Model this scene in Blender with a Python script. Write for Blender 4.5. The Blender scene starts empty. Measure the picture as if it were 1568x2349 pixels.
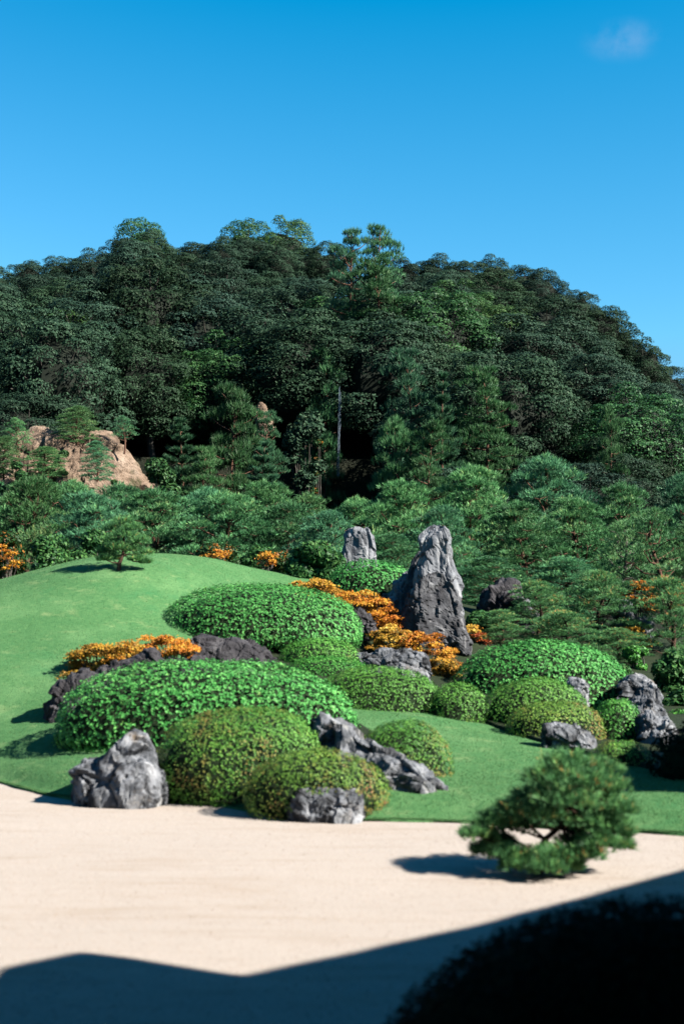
import bpy, math
import numpy as np
from mathutils import Vector, noise

scene = bpy.context.scene
COL = scene.collection
R = math.radians

# ------------------------------------------------------------------ camera
CAM_H = 2.2
F = 50.0 / 36.0 * 1024.0
PITCH = math.atan(88.0 / F)
cam = bpy.data.cameras.new('camera')
cam.sensor_fit = 'VERTICAL'
cam.sensor_height = 36.0
cam.lens = 50.0
cam.clip_start = 0.1
cam.clip_end = 6000.0
cam.dof.use_dof = True
cam.dof.focus_distance = 62.0
cam.dof.aperture_fstop = 1.5
cam_o = bpy.data.objects.new('camera', cam)
cam_o.location = (0, 0, CAM_H)
cam_o.rotation_euler = (R(90) + PITCH, 0, 0)
COL.objects.link(cam_o)
scene.camera = cam_o

# ------------------------------------------------------------------ sky, sun, exposure
SUN_EL, SUN_AZ = R(36), R(114)          # azimuth clockwise from the view direction (+Y)
SUN = Vector((math.sin(SUN_AZ) * math.cos(SUN_EL), math.cos(SUN_AZ) * math.cos(SUN_EL), math.sin(SUN_EL)))
world = bpy.data.worlds.new('World')
scene.world = world
world.use_nodes = True
wn, wl = world.node_tree.nodes, world.node_tree.links
bg = wn['Background']
bg.inputs['Strength'].default_value = 0.05
sky = wn.new('ShaderNodeTexSky')
sky.sky_type = 'NISHITA'
sky.sun_disc = False
sky.sun_elevation = SUN_EL
sky.sun_rotation = SUN_AZ
sky.air_density = 1.0
sky.dust_density = 0.3
sky.ozone_density = 6.0
tint = wn.new('ShaderNodeMix'); tint.data_type = 'RGBA'; tint.blend_type = 'MULTIPLY'
tint.inputs[0].default_value = 1.0
tint.inputs[7].default_value = (0.900, 0.958, 0.840, 1)
wl.new(sky.outputs[0], tint.inputs[6])
deep = wn.new('ShaderNodeVectorMath'); deep.operation = 'SUBTRACT'; deep.inputs[1].default_value = (0.782, 0.336, 0.0)
wl.new(tint.outputs[2], deep.inputs[0])
deep2 = wn.new('ShaderNodeVectorMath'); deep2.operation = 'MAXIMUM'; deep2.inputs[1].default_value = (0.0, 0.06, 0.1)
wl.new(deep.outputs[0], deep2.inputs[0])
deep3 = wn.new('ShaderNodeVectorMath'); deep3.operation = 'MINIMUM'; deep3.inputs[1].default_value = (1.2, 2.6, 4.1)
wl.new(deep2.outputs[0], deep3.inputs[0])
# one faint wisp of cloud
tc = wn.new('ShaderNodeTexCoord')
cd = Vector(((1430 - 784) * 683 / 1568 / F, 1.0, 0)); 
cv = (512 - 92 * 1024 / 2349) / F
cloud_dir = Vector((cd.x, math.cos(PITCH) - cv * math.sin(PITCH), math.sin(PITCH) + cv * math.cos(PITCH))).normalized()
sub = wn.new('ShaderNodeVectorMath'); sub.operation = 'SUBTRACT'; sub.inputs[1].default_value = cloud_dir
wl.new(tc.outputs['Generated'], sub.inputs[0])
mp = wn.new('ShaderNodeMapping'); mp.vector_type = 'POINT'; mp.inputs['Rotation'].default_value = (0, R(33), 0); mp.inputs['Scale'].default_value = (30, 30, 62)
wl.new(sub.outputs[0], mp.inputs[0])
ln = wn.new('ShaderNodeVectorMath'); ln.operation = 'LENGTH'; wl.new(mp.outputs[0], ln.inputs[0])
fall = wn.new('ShaderNodeMapRange'); fall.interpolation_type = 'SMOOTHSTEP'
fall.inputs[1].default_value = 1.0; fall.inputs[2].default_value = 0.0
wl.new(ln.outputs['Value'], fall.inputs[0])
cn = wn.new('ShaderNodeTexNoise'); cn.inputs['Scale'].default_value = 34; cn.inputs['Detail'].default_value = 6; cn.inputs['Roughness'].default_value = 0.6
wl.new(tc.outputs['Generated'], cn.inputs[0])
cr = wn.new('ShaderNodeMapRange'); cr.inputs[1].default_value = 0.36; cr.inputs[2].default_value = 0.75; wl.new(cn.outputs[0], cr.inputs[0])
cm = wn.new('ShaderNodeMath'); cm.operation = 'MULTIPLY'; wl.new(fall.outputs[0], cm.inputs[0]); wl.new(cr.outputs[0], cm.inputs[1])
cm2 = wn.new('ShaderNodeMath'); cm2.operation = 'MULTIPLY'; cm2.inputs[1].default_value = 0.36; wl.new(cm.outputs[0], cm2.inputs[0])
cmix = wn.new('ShaderNodeMix'); cmix.data_type = 'RGBA'; cmix.inputs[7].default_value = (2.1, 2.6, 3.6, 1)
wl.new(cm2.outputs[0], cmix.inputs[0]); wl.new(deep3.outputs[0], cmix.inputs[6])
wl.new(cmix.outputs[2], bg.inputs['Color'])

sun = bpy.data.lights.new('sun', 'SUN')
sun.energy = 5.0
sun.angle = R(0.55)
sun.color = (1.0, 0.95, 0.87)
sun_o = bpy.data.objects.new('sun', sun)
sun_o.rotation_euler = SUN.to_track_quat('Z', 'Y').to_euler()
COL.objects.link(sun_o)

vs = scene.view_settings
vs.view_transform = 'Standard'
vs.look = 'None'
vs.exposure = 2.3
vs.gamma = 1.0
vs.use_curve_mapping = False
scene.render.engine = 'CYCLES'
scene.cycles.max_bounces = 5
scene.cycles.diffuse_bounces = 1
scene.cycles.glossy_bounces = 2
scene.cycles.transmission_bounces = 3
scene.cycles.transparent_max_bounces = 4
scene.cycles.use_denoising = True

# ------------------------------------------------------------------ picture geometry -> world
KX, KY = 683.0 / 1568.0, 1024.0 / 2349.0
def ray(dx, dy):
    u = (dx * KX - 341.5) / F
    v = (512.0 - dy * KY) / F
    return np.array([u, math.cos(PITCH) - v * math.sin(PITCH), math.sin(PITCH) + v * math.cos(PITCH)])
def at(dx, dy, Y):
    d = ray(dx, dy)
    return np.array([0, 0, CAM_H]) + d * (Y / d[1])
def hit(dx, dy, z=0.0):
    d = ray(dx, dy)
    return np.array([0, 0, CAM_H]) + d * ((z - CAM_H) / d[2])
def mpp(Y):                      # metres per picture unit at distance Y
    return KX / F * Y

# ------------------------------------------------------------------ mesh helpers
def mk(name, V, Q=None, T=None, mats=(), mq=None, mt=None, tq=None, tt=None, parent=None, smooth=False, loc=None):
    V = np.asarray(V, np.float32).reshape(-1, 3)
    if loc is not None:
        V = V - np.asarray(loc, np.float32)
    Q = np.zeros((0, 4), np.int32) if Q is None else np.asarray(Q, np.int32).reshape(-1, 4)
    T = np.zeros((0, 3), np.int32) if T is None else np.asarray(T, np.int32).reshape(-1, 3)
    nq, ntr = len(Q), len(T)
    me = bpy.data.meshes.new(name)
    me.vertices.add(len(V)); me.vertices.foreach_set('co', V.ravel())
    me.loops.add(nq * 4 + ntr * 3); me.loops.foreach_set('vertex_index', np.concatenate([Q.ravel(), T.ravel()]).astype(np.int32))
    me.polygons.add(nq + ntr)
    me.polygons.foreach_set('loop_start', np.concatenate([np.arange(nq) * 4, nq * 4 + np.arange(ntr) * 3]).astype(np.int32))
    if mq is not None or mt is not None:
        a = np.zeros(nq, np.int32) if mq is None else np.asarray(mq, np.int32)
        b = np.zeros(ntr, np.int32) if mt is None else np.asarray(mt, np.int32)
        me.polygons.foreach_set('material_index', np.concatenate([a, b]))
    me.polygons.foreach_set('use_smooth', np.full(nq + ntr, smooth, bool))
    if tq is not None or tt is not None:
        a = np.zeros(nq) if tq is None else tq
        b = np.zeros(ntr) if tt is None else tt
        at_ = me.attributes.new('tint', 'FLOAT', 'FACE')
        at_.data.foreach_set('value', np.concatenate([a, b]).astype(np.float32))
    for m in mats:
        me.materials.append(m)
    me.update(calc_edges=True)
    o = bpy.data.objects.new(name, me)
    COL.objects.link(o)
    if parent is not None:
        o.parent = parent
    return o

def thing(name, label, cat, loc=(0, 0, 0), group=None, rz=0.0, sc=(1, 1, 1)):
    o = bpy.data.objects.new(name, None)
    o.empty_display_size = 0.2
    o.location = [float(v) for v in loc]; o.rotation_euler = (0, 0, rz); o.scale = [float(v) for v in sc]
    o['label'] = label; o['category'] = cat
    if group: o['group'] = group
    COL.objects.link(o)
    return o

def put_copy(parts, name, label, cat, loc, group=None, rz=0.0, sc=(1, 1, 1)):
    """a new thing whose parts share the mesh data of the prototype parts"""
    r = thing(name, label, cat, loc, group, rz, sc)
    for p in parts:
        c = bpy.data.objects.new(p[0], p[1])
        COL.objects.link(c); c.parent = r
        if p[0] in ('crown', 'foliage'): c['kind'] = 'stuff'
    return r

def norm(a):
    return a / np.maximum(np.linalg.norm(a, axis=1, keepdims=True), 1e-9)

def rand_dirs(n, rng):
    return norm(rng.normal(size=(n, 3)))

def leaf_quads(c, n, L, W, rng):
    """pointed four-cornered leaves, slightly folded along the midrib"""
    c = np.asarray(c); N = len(c)
    t = rand_dirs(N, rng)
    u = norm(np.cross(n, t)); v = np.cross(n, u)
    L = (np.ones(N) * L)[:, None]; W = (np.ones(N) * W)[:, None]
    V = np.stack([c - u * L / 2, c + v * W / 2 - u * L * 0.08, c + u * L / 2, c - v * W / 2 - u * L * 0.08], 1).reshape(-1, 3)
    Q = np.arange(N * 4).reshape(-1, 4)
    return V, Q

def rosette_quads(P, A, k, L, W, rng, open_=0.9):
    """k leaves fanning out of each shoot tip P around the shoot axis A"""
    n = len(P)
    P = np.repeat(P, k, 0); A = np.repeat(A, k, 0); L = np.repeat(np.ones(n) * L, k)[:, None] * rng.uniform(0.7, 1.2, (n * k, 1)); W = np.repeat(np.ones(n) * W, k)[:, None]
    t = rand_dirs(n * k, rng); t = norm(t - (t * A).sum(1, keepdims=True) * A)
    u = norm(t * rng.uniform(0.55, 1.15, (n * k, 1)) * open_ + A * rng.uniform(0.0, 0.42, (n * k, 1)))
    nn = norm(A - (A * u).sum(1, keepdims=True) * u + 0.16 * rand_dirs(n * k, rng)); v = np.cross(nn, u)
    c = P + u * L * 0.5
    V = np.stack([P, c + v * W / 2, P + u * L, c - v * W / 2], 1).reshape(-1, 3)
    return V, np.arange(n * k * 4).reshape(-1, 4)

def needle_tris(P, D, k, L, W, spread, rng):
    N = len(P)
    P = np.repeat(P, k, 0); D = np.repeat(D, k, 0)
    d = norm(D + spread * rand_dirs(N * k, rng))
    s = norm(np.cross(d, rand_dirs(N * k, rng))) * (W / 2)
    l = L * rng.uniform(0.75, 1.15, (N * k, 1))
    b = P + D * (rng.uniform(-0.35, 0.2, (N * k, 1)) * L)
    V = np.stack([b - s, b + s, b + d * l], 1).reshape(-1, 3)
    return V, np.arange(N * k * 3).reshape(-1, 3)

def tube(pts, radii, seg=6):
    pts = np.asarray(pts, float); n = len(pts)
    tan = np.gradient(pts, axis=0); tan = norm(tan)
    ref = np.array([0.31, 0.17, 0.93]) if abs(tan[0][2]) < 0.8 else np.array([0.9, 0.3, 0.1])
    a = norm(np.cross(tan, ref)); b = np.cross(tan, a)
    th = np.arange(seg) / seg * 2 * math.pi
    r = np.asarray(radii, float)[:, None, None]
    V = pts[:, None, :] + r * (np.cos(th)[None, :, None] * a[:, None, :] + np.sin(th)[None, :, None] * b[:, None, :])
    V = V.reshape(-1, 3)
    i = np.arange(n - 1)[:, None] * seg; j = np.arange(seg)[None, :]; j2 = (j + 1) % seg
    Q = np.stack([i + j, i + j2, i + seg + j2, i + seg + j], -1).reshape(-1, 4)
    return V, Q

class Buf:
    def __init__(self):
        self.V, self.Q, self.T, self.n, self.tq, self.tt, self.mq, self.mt = [], [], [], 0, [], [], [], []
    def quads(self, V, Q, tint=None, m=0):
        self.V.append(V); self.Q.append(Q + self.n); self.n += len(V)
        self.tq.append(np.zeros(len(Q)) if tint is None else tint); self.mq.append(np.full(len(Q), m))
    def tris(self, V, T, tint=None, m=0):
        self.V.append(V); self.T.append(T + self.n); self.n += len(V)
        self.tt.append(np.zeros(len(T)) if tint is None else tint); self.mt.append(np.full(len(T), m))
    def build(self, name, mats, parent=None, smooth=False, loc=None):
        cat = lambda l: np.concatenate(l) if l else None
        return mk(name, np.concatenate(self.V), cat(self.Q), cat(self.T), mats, cat(self.mq), cat(self.mt), cat(self.tq), cat(self.tt), parent, smooth, loc)

# cheap vectorised value noise (sum of sines with random directions)
def snoise(P, scale, seed, octaves=4):
    rng = np.random.default_rng(seed)
    out = np.zeros(len(P)); amp = 1.0; tot = 0
    for o in range(octaves):
        for k in range(4):
            d = rng.normal(size=3); d /= np.linalg.norm(d)
            f = scale * 2 ** o * rng.uniform(0.7, 1.4)
            out += amp * np.sin(P @ d * f + rng.uniform(0, 6.28) + 1.3 * np.sin(P @ rng.normal(size=3) * f * 0.6))
        tot += amp * 2.2; amp *= 0.5
    return out / tot

# ------------------------------------------------------------------ materials
def new_mat(name):
    m = bpy.data.materials.new(name); m.use_nodes = True
    nt = m.node_tree
    for n in list(nt.nodes): nt.nodes.remove(n)
    return m, nt.nodes, nt.links

def ramp(N, stops, interp='LINEAR'):
    r = N.new('ShaderNodeValToRGB'); r.color_ramp.interpolation = interp
    el = r.color_ramp.elements
    while len(el) < len(stops): el.new(0.5)
    for e, (p, c) in zip(el, stops):
        e.position = p; e.color = (c[0], c[1], c[2], 1)
    return r

GAIN = {'glossy_leaves': 2.1, 'olive_leaves': 2.2, 'small_green_leaves': 1.9, 'bush_leaves': 1.4, 'pine_needles': 2.1, 'pine_needles_rusty': 3.2, 'far_pine_needles': 1.5, 'evergreen_oak_leaves': 0.80, 'fresh_green_leaves': 1.2, 'grass': 1.3, 'orange_leaves': 1.4, 'amber_leaves': 1.35, 'red_leaves': 1.3, 'pebble': 0.8}
ALB = 0.47          # overall reflectance scale that goes with the exposure
def leaf_mat(name, stops, accent=None, acc_scale=1.2, acc_lo=0.55, acc_hi=0.72, rough=0.45, spec=0.4, trans=0.22, objvar=0.0):
    m, N, L = new_mat(name)
    out = N.new('ShaderNodeOutputMaterial')
    a = N.new('ShaderNodeAttribute'); a.attribute_name = 'tint'
    gn = GAIN.get(name, 1.0) * ALB
    r = ramp(N, [(p_, tuple(v * gn for v in c_)) for p_, c_ in stops]); L.new(a.outputs['Fac'], r.inputs[0])
    col = r.outputs[0]
    if accent:
        tcn = N.new('ShaderNodeTexCoord')
        nz = N.new('ShaderNodeTexNoise'); nz.inputs['Scale'].default_value = acc_scale; nz.inputs['Detail'].default_value = 5; nz.inputs['Roughness'].default_value = 0.7
        L.new(tcn.outputs['Object'], nz.inputs['Vector'])
        mr = N.new('ShaderNodeMapRange'); mr.inputs[1].default_value = acc_lo; mr.inputs[2].default_value = acc_hi
        L.new(nz.outputs[0], mr.inputs[0])
        mu = N.new('ShaderNodeMath'); mu.operation = 'MULTIPLY'; L.new(mr.outputs[0], mu.inputs[0])
        mr2 = N.new('ShaderNodeMapRange'); mr2.inputs[1].default_value = 0.35; mr2.inputs[2].default_value = 0.6; L.new(a.outputs['Fac'], mr2.inputs[0])
        L.new(mr2.outputs[0], mu.inputs[1])
        mx = N.new('ShaderNodeMix'); mx.data_type = 'RGBA'; mx.inputs[7].default_value = (*[v * gn for v in accent], 1)
        L.new(mu.outputs[0], mx.inputs[0]); L.new(col, mx.inputs[6]); col = mx.outputs[2]
    if objvar:
        oi = N.new('ShaderNodeObjectInfo')
        hs = N.new('ShaderNodeHueSaturation')
        m1 = N.new('ShaderNodeMapRange'); m1.inputs[3].default_value = 1 - objvar; m1.inputs[4].default_value = 1 + objvar; L.new(oi.outputs['Random'], m1.inputs[0])
        L.new(m1.outputs[0], hs.inputs['Value'])
        sn = N.new('ShaderNodeMath'); sn.operation = 'MULTIPLY_ADD'; sn.inputs[1].default_value = 7.31; sn.inputs[2].default_value = 0
        L.new(oi.outputs['Random'], sn.inputs[0])
        fr = N.new('ShaderNodeMath'); fr.operation = 'FRACT'; L.new(sn.outputs[0], fr.inputs[0])
        m2 = N.new('ShaderNodeMapRange'); m2.inputs[3].default_value = 0.5 - objvar * 0.13; m2.inputs[4].default_value = 0.5 + objvar * 0.10; L.new(fr.outputs[0], m2.inputs[0])
        L.new(m2.outputs[0], hs.inputs['Hue'])
        L.new(col, hs.inputs['Color']); col = hs.outputs[0]
    p = N.new('ShaderNodeBsdfPrincipled')
    p.inputs['Roughness'].default_value = rough; p.inputs['Specular IOR Level'].default_value = spec * 0.42
    L.new(col, p.inputs['Base Color'])
    if trans > 0:
        t = N.new('ShaderNodeBsdfTranslucent'); L.new(col, t.inputs[0])
        ms = N.new('ShaderNodeMixShader'); ms.inputs[0].default_value = trans
        L.new(p.outputs[0], ms.inputs[1]); L.new(t.outputs[0], ms.inputs[2]); L.new(ms.outputs[0], out.inputs[0])
    else:
        L.new(p.outputs[0], out.inputs[0])
    return m

def noise_mat(name, stops, scale=4.0, detail=8, rough=0.85, bump=0.3, bump_scale=None, stretch=(1, 1, 1), spec=0.3, dist=0.03, coord='Object', layers=()):
    m, N, L = new_mat(name)
    out = N.new('ShaderNodeOutputMaterial'); p = N.new('ShaderNodeBsdfPrincipled')
    p.inputs['Roughness'].default_value = rough; p.inputs['Specular IOR Level'].default_value = spec * 0.42
    tcn = N.new('ShaderNodeTexCoord'); mpn = N.new('ShaderNodeMapping'); mpn.inputs['Scale'].default_value = stretch
    L.new(tcn.outputs[coord], mpn.inputs[0])
    nz = N.new('ShaderNodeTexNoise'); nz.inputs['Scale'].default_value = scale; nz.inputs['Detail'].default_value = detail; nz.inputs['Roughness'].default_value = 0.65
    L.new(mpn.outputs[0], nz.inputs[0])
    r = ramp(N, [(p_, tuple(v * ALB for v in c_)) for p_, c_ in stops]); L.new(nz.outputs[0], r.inputs[0]); col = r.outputs[0]
    for (sc_, lo, hi, c, st, fac) in layers:
        mp2 = N.new('ShaderNodeMapping'); mp2.inputs['Scale'].default_value = st; mp2.inputs['Location'].default_value = (3.1 * sc_, 1.7, 0.4)
        L.new(tcn.outputs[coord], mp2.inputs[0])
        n2 = N.new('ShaderNodeTexNoise'); n2.inputs['Scale'].default_value = sc_; n2.inputs['Detail'].default_value = 7; n2.inputs['Roughness'].default_value = 0.7
        L.new(mp2.outputs[0], n2.inputs[0])
        mr = N.new('ShaderNodeMapRange'); mr.inputs[1].default_value = lo; mr.inputs[2].default_value = hi; mr.inputs[4].default_value = fac
        L.new(n2.outputs[0], mr.inputs[0])
        mx = N.new('ShaderNodeMix'); mx.data_type = 'RGBA'; mx.inputs[7].default_value = (*[v * ALB for v in c], 1)
        L.new(mr.outputs[0], mx.inputs[0]); L.new(col, mx.inputs[6]); col = mx.outputs[2]
    L.new(col, p.inputs['Base Color'])
    if bump:
        nb = N.new('ShaderNodeTexNoise'); nb.inputs['Scale'].default_value = bump_scale or scale * 3; nb.inputs['Detail'].default_value = 8; nb.inputs['Roughness'].default_value = 0.7
        L.new(mpn.outputs[0], nb.inputs[0])
        b = N.new('ShaderNodeBump'); b.inputs['Strength'].default_value = bump; b.inputs['Distance'].default_value = dist
        L.new(nb.outputs[0], b.inputs['Height']); L.new(b.outputs[0], p.inputs['Normal'])
    L.new(p.outputs[0], out.inputs[0])
    return m

M = {}
M['gravel'] = noise_mat('gravel', [(0.25, (0.37, 0.31, 0.26)), (0.5, (0.475, 0.41, 0.355)), (0.75, (0.56, 0.50, 0.445))], scale=55, detail=6, rough=0.95, bump=0.7, bump_scale=70, dist=0.012, spec=0.15,
                        layers=[(1.1, 0.5, 0.75, (0.37, 0.285, 0.215), (0.55, 3.2, 1), 0.7), (7.0, 0.60, 0.70, (0.38, 0.30, 0.24), (0.5, 2.5, 1), 0.35), (120, 0.62, 0.72, (0.30, 0.23, 0.18), (1, 1, 1), 0.35)])
M['pebble'] = leaf_mat('pebble', [(0.0, (0.34, 0.25, 0.20)), (0.3, (0.58, 0.46, 0.37)), (0.7, (0.68, 0.55, 0.46)), (1.0, (0.78, 0.70, 0.62))], rough=0.9, spec=0.2, trans=0)
M['lawn'] = noise_mat('lawn', [(0.25, (0.046, 0.145, 0.050)), (0.5, (0.076, 0.198, 0.070)), (0.78, (0.130, 0.255, 0.095))], scale=14, detail=9, rough=0.9, bump=0.8, bump_scale=60, dist=0.02, spec=0.15,
                      layers=[(0.55, 0.5, 0.75, (0.20, 0.36, 0.15), (1, 1, 1), 0.6), (2.3, 0.56, 0.72, (0.28, 0.36, 0.16), (1, 1, 1), 0.6), (0.9, 0.56, 0.72, (0.045, 0.19, 0.07), (1, 1, 1), 0.6)])
M['grass'] = leaf_mat('grass', [(0, (0.048, 0.145, 0.047)), (0.5, (0.073, 0.190, 0.063)), (1, (0.15, 0.26, 0.10))], accent=(0.20, 0.27, 0.11), acc_scale=0.5, acc_lo=0.55, acc_hi=0.8, rough=0.6, spec=0.3, trans=0.35)
M['soil'] = noise_mat('soil', [(0.3, (0.010, 0.018, 0.007)), (0.6, (0.022, 0.036, 0.012)), (0.8, (0.05, 0.05, 0.02))], scale=6, bump=0.8, dist=0.04)
M['forest'] = noise_mat('forest_ground', [(0.3, (0.008, 0.012, 0.006)), (0.55, (0.018, 0.022, 0.011)), (0.8, (0.05, 0.038, 0.022))], scale=1.2, bump=0.9, dist=0.3)
M['rock'] = noise_mat('grey_rock', [(0.30, (0.026, 0.029, 0.034)), (0.44, (0.10, 0.106, 0.118)), (0.56, (0.21, 0.218, 0.238)), (0.72, (0.42, 0.43, 0.45))], scale=4.2, detail=10, rough=0.85, bump=0.55, bump_scale=14, dist=0.04,
                      layers=[(3.8, 0.49, 0.56, (0.020, 0.021, 0.024), (1, 1, 0.6), 0.9), (5.0, 0.58, 0.70, (0.50, 0.49, 0.47), (1, 1, 0.6), 0.7), (2.3, 0.58, 0.72, (0.24, 0.175, 0.11), (1, 1, 1), 0.45)])
M['rock_dark'] = noise_mat('dark_rock', [(0.3, (0.012, 0.011, 0.014)), (0.5, (0.042, 0.039, 0.044)), (0.75, (0.12, 0.115, 0.12))], scale=3.0, detail=10, rough=0.8, bump=0.7, bump_scale=8, dist=0.05,
                           layers=[(3.4, 0.60, 0.74, (0.30, 0.28, 0.28), (1.5, 1.5, 0.4), 0.75)])
M['rock_mid'] = noise_mat('weathered_rock', [(0.3, (0.018, 0.018, 0.021)), (0.48, (0.068, 0.069, 0.076)), (0.62, (0.125, 0.127, 0.135)), (0.8, (0.28, 0.28, 0.29))], scale=3.4, detail=10, rough=0.85, bump=0.7, bump_scale=9, dist=0.05,
                          layers=[(2.4, 0.56, 0.66, (0.34, 0.33, 0.33), (3.2, 3.2, 0.35), 0.75), (3.1, 0.54, 0.64, (0.022, 0.02, 0.022), (1.4, 1.4, 0.6), 0.8)])
M['rock_pale'] = noise_mat('pale_rock', [(0.28, (0.085, 0.09, 0.105)), (0.5, (0.22, 0.23, 0.25)), (0.75, (0.42, 0.42, 0.42))], scale=2.8, detail=10, rough=0.8, bump=0.6, bump_scale=8, dist=0.05, stretch=(1.6, 1.6, 0.55),
                           layers=[(2.6, 0.52, 0.64, (0.03, 0.03, 0.037), (2.4, 2.4, 0.45), 0.85)])
M['cliff'] = noise_mat('tan_cliff', [(0.3, (0.12, 0.08, 0.055)), (0.5, (0.32, 0.225, 0.16)), (0.75, (0.52, 0.40, 0.31))], scale=0.9, detail=12, rough=0.95, bump=1.0, bump_scale=2.6, dist=0.4,
                       layers=[(0.55, 0.55, 0.66, (0.05, 0.055, 0.022), (1, 1, 1), 0.9), (0.9, 0.6, 0.7, (0.07, 0.05, 0.035), (1, 1, 1.0), 0.8)])
M['bark'] = noise_mat('pine_bark', [(0.3, (0.035, 0.022, 0.016)), (0.6, (0.11, 0.06, 0.04)), (0.8, (0.22, 0.12, 0.08))], scale=9, bump=0.8, stretch=(1, 1, 0.4))
M['redbark'] = noise_mat('red_pine_bark', [(0.3, (0.06, 0.03, 0.02)), (0.6, (0.17, 0.085, 0.055)), (0.8, (0.32, 0.20, 0.145))], scale=6, bump=0.6, stretch=(1, 1, 0.4))
M['greybark'] = noise_mat('grey_bark', [(0.3, (0.05, 0.045, 0.038)), (0.6, (0.15, 0.135, 0.115)), (0.8, (0.30, 0.28, 0.25))], scale=5, bump=0.6, stretch=(1, 1, 0.4))
M['oakbark'] = noise_mat('oak_bark', [(0.3, (0.03, 0.028, 0.024)), (0.7, (0.09, 0.082, 0.07))], scale=5, bump=0.6, stretch=(1, 1, 0.4))
M['oak_core'] = noise_mat('crown_inner_shade', [(0.3, (0.004, 0.008, 0.005)), (0.7, (0.012, 0.018, 0.010))], scale=3, bump=0.6)  # solid filler blob, black-green to paint the shade inside the crowns
M['core'] = noise_mat('shrub_inner_shade', [(0.3, (0.008, 0.020, 0.006)), (0.7, (0.022, 0.045, 0.013))], scale=25, bump=0.6)  # solid filler body, tone darkened to paint the shaded gaps between leaves
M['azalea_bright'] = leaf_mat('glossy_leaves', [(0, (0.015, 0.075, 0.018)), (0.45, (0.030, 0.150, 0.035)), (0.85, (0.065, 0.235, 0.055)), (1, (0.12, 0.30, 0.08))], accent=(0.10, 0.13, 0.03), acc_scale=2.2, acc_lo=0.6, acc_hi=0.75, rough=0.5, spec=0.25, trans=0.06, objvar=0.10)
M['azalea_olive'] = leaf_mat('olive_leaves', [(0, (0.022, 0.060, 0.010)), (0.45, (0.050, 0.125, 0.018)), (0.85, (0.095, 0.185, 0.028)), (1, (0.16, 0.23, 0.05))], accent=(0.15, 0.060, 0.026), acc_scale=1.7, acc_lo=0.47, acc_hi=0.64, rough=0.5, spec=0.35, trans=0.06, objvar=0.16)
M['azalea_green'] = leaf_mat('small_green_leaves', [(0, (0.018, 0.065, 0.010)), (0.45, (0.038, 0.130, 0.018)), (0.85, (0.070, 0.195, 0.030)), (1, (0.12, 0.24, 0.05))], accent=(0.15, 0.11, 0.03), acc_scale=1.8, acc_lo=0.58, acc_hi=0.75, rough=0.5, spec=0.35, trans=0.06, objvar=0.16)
M['azalea_shaded'] = leaf_mat('shade_darkened_leaves', [(0, (0.004, 0.010, 0.006)), (0.5, (0.008, 0.020, 0.010)), (1, (0.02, 0.04, 0.016))], rough=0.7, spec=0.08)  # leaf colour darkened to carry the shade lying on these two shrubs
M['bush'] = leaf_mat('bush_leaves', [(0, (0.012, 0.045, 0.014)), (0.5, (0.028, 0.095, 0.026)), (1, (0.075, 0.17, 0.045))], rough=0.5, spec=0.2)
M['bush_orange'] = leaf_mat('mixed_leaves', [(0, (0.015, 0.05, 0.014)), (0.80, (0.035, 0.10, 0.025)), (0.86, (0.26, 0.10, 0.02)), (1, (0.42, 0.17, 0.03))], rough=0.5, spec=0.3)
M['maple_orange'] = leaf_mat('orange_leaves', [(0, (0.09, 0.065, 0.014)), (0.25, (0.34, 0.095, 0.012)), (0.6, (0.55, 0.22, 0.02)), (1, (0.66, 0.42, 0.06))], accent=(0.42, 0.085, 0.015), acc_scale=1.6, acc_lo=0.5, acc_hi=0.65, rough=0.55, spec=0.25, trans=0.35)
M['maple_yellow'] = leaf_mat('amber_leaves', [(0, (0.09, 0.08, 0.014)), (0.3, (0.38, 0.17, 0.02)), (0.65, (0.54, 0.32, 0.035)), (1, (0.62, 0.46, 0.10))], accent=(0.46, 0.13, 0.018), acc_scale=1.4, acc_lo=0.48, acc_hi=0.62, rough=0.55, spec=0.25, trans=0.35)
M['maple_red'] = leaf_mat('red_leaves', [(0, (0.16, 0.03, 0.012)), (0.5, (0.36, 0.07, 0.02)), (1, (0.50, 0.18, 0.04))], rough=0.55, spec=0.25, trans=0.35)
M['needle'] = leaf_mat('pine_needles', [(0, (0.015, 0.058, 0.024)), (0.5, (0.046, 0.142, 0.054)), (0.9, (0.095, 0.230, 0.085)), (1, (0.17, 0.27, 0.09))], rough=0.5, spec=0.35, trans=0.14, objvar=0.28)
M['needle_warm'] = leaf_mat('pine_needles_rusty', [(0, (0.018, 0.052, 0.020)), (0.5, (0.034, 0.095, 0.034)), (0.93, (0.075, 0.165, 0.05)), (0.965, (0.20, 0.11, 0.035)), (1, (0.30, 0.15, 0.05))], rough=0.5, spec=0.3, trans=0.22)
M['needle_far'] = leaf_mat('far_pine_needles', [(0, (0.014, 0.055, 0.026)), (0.5, (0.034, 0.110, 0.046)), (1, (0.085, 0.19, 0.075))], rough=0.5, spec=0.3, trans=0.2, objvar=0.3)
M['oak'] = leaf_mat('evergreen_oak_leaves', [(0, (0.012, 0.034, 0.021)), (0.5, (0.028, 0.066, 0.039)), (0.9, (0.055, 0.108, 0.062)), (1, (0.085, 0.14, 0.075))], rough=0.6, spec=0.12, trans=0.05, objvar=0.30)
M['oak_fresh'] = leaf_mat('fresh_green_leaves', [(0, (0.014, 0.048, 0.016)), (0.5, (0.030, 0.092, 0.028)), (1, (0.070, 0.15, 0.045))], rough=0.5, spec=0.2, trans=0.2, objvar=0.2)
M['plaster'] = noise_mat('dark_plaster', [(0.3, (0.05, 0.048, 0.045)), (0.7, (0.08, 0.076, 0.07))], scale=3, bump=0.1)
M['rooftile'] = noise_mat('roof_tile', [(0.3, (0.04, 0.042, 0.045)), (0.7, (0.07, 0.072, 0.076))], scale=5, bump=0.2)
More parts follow.
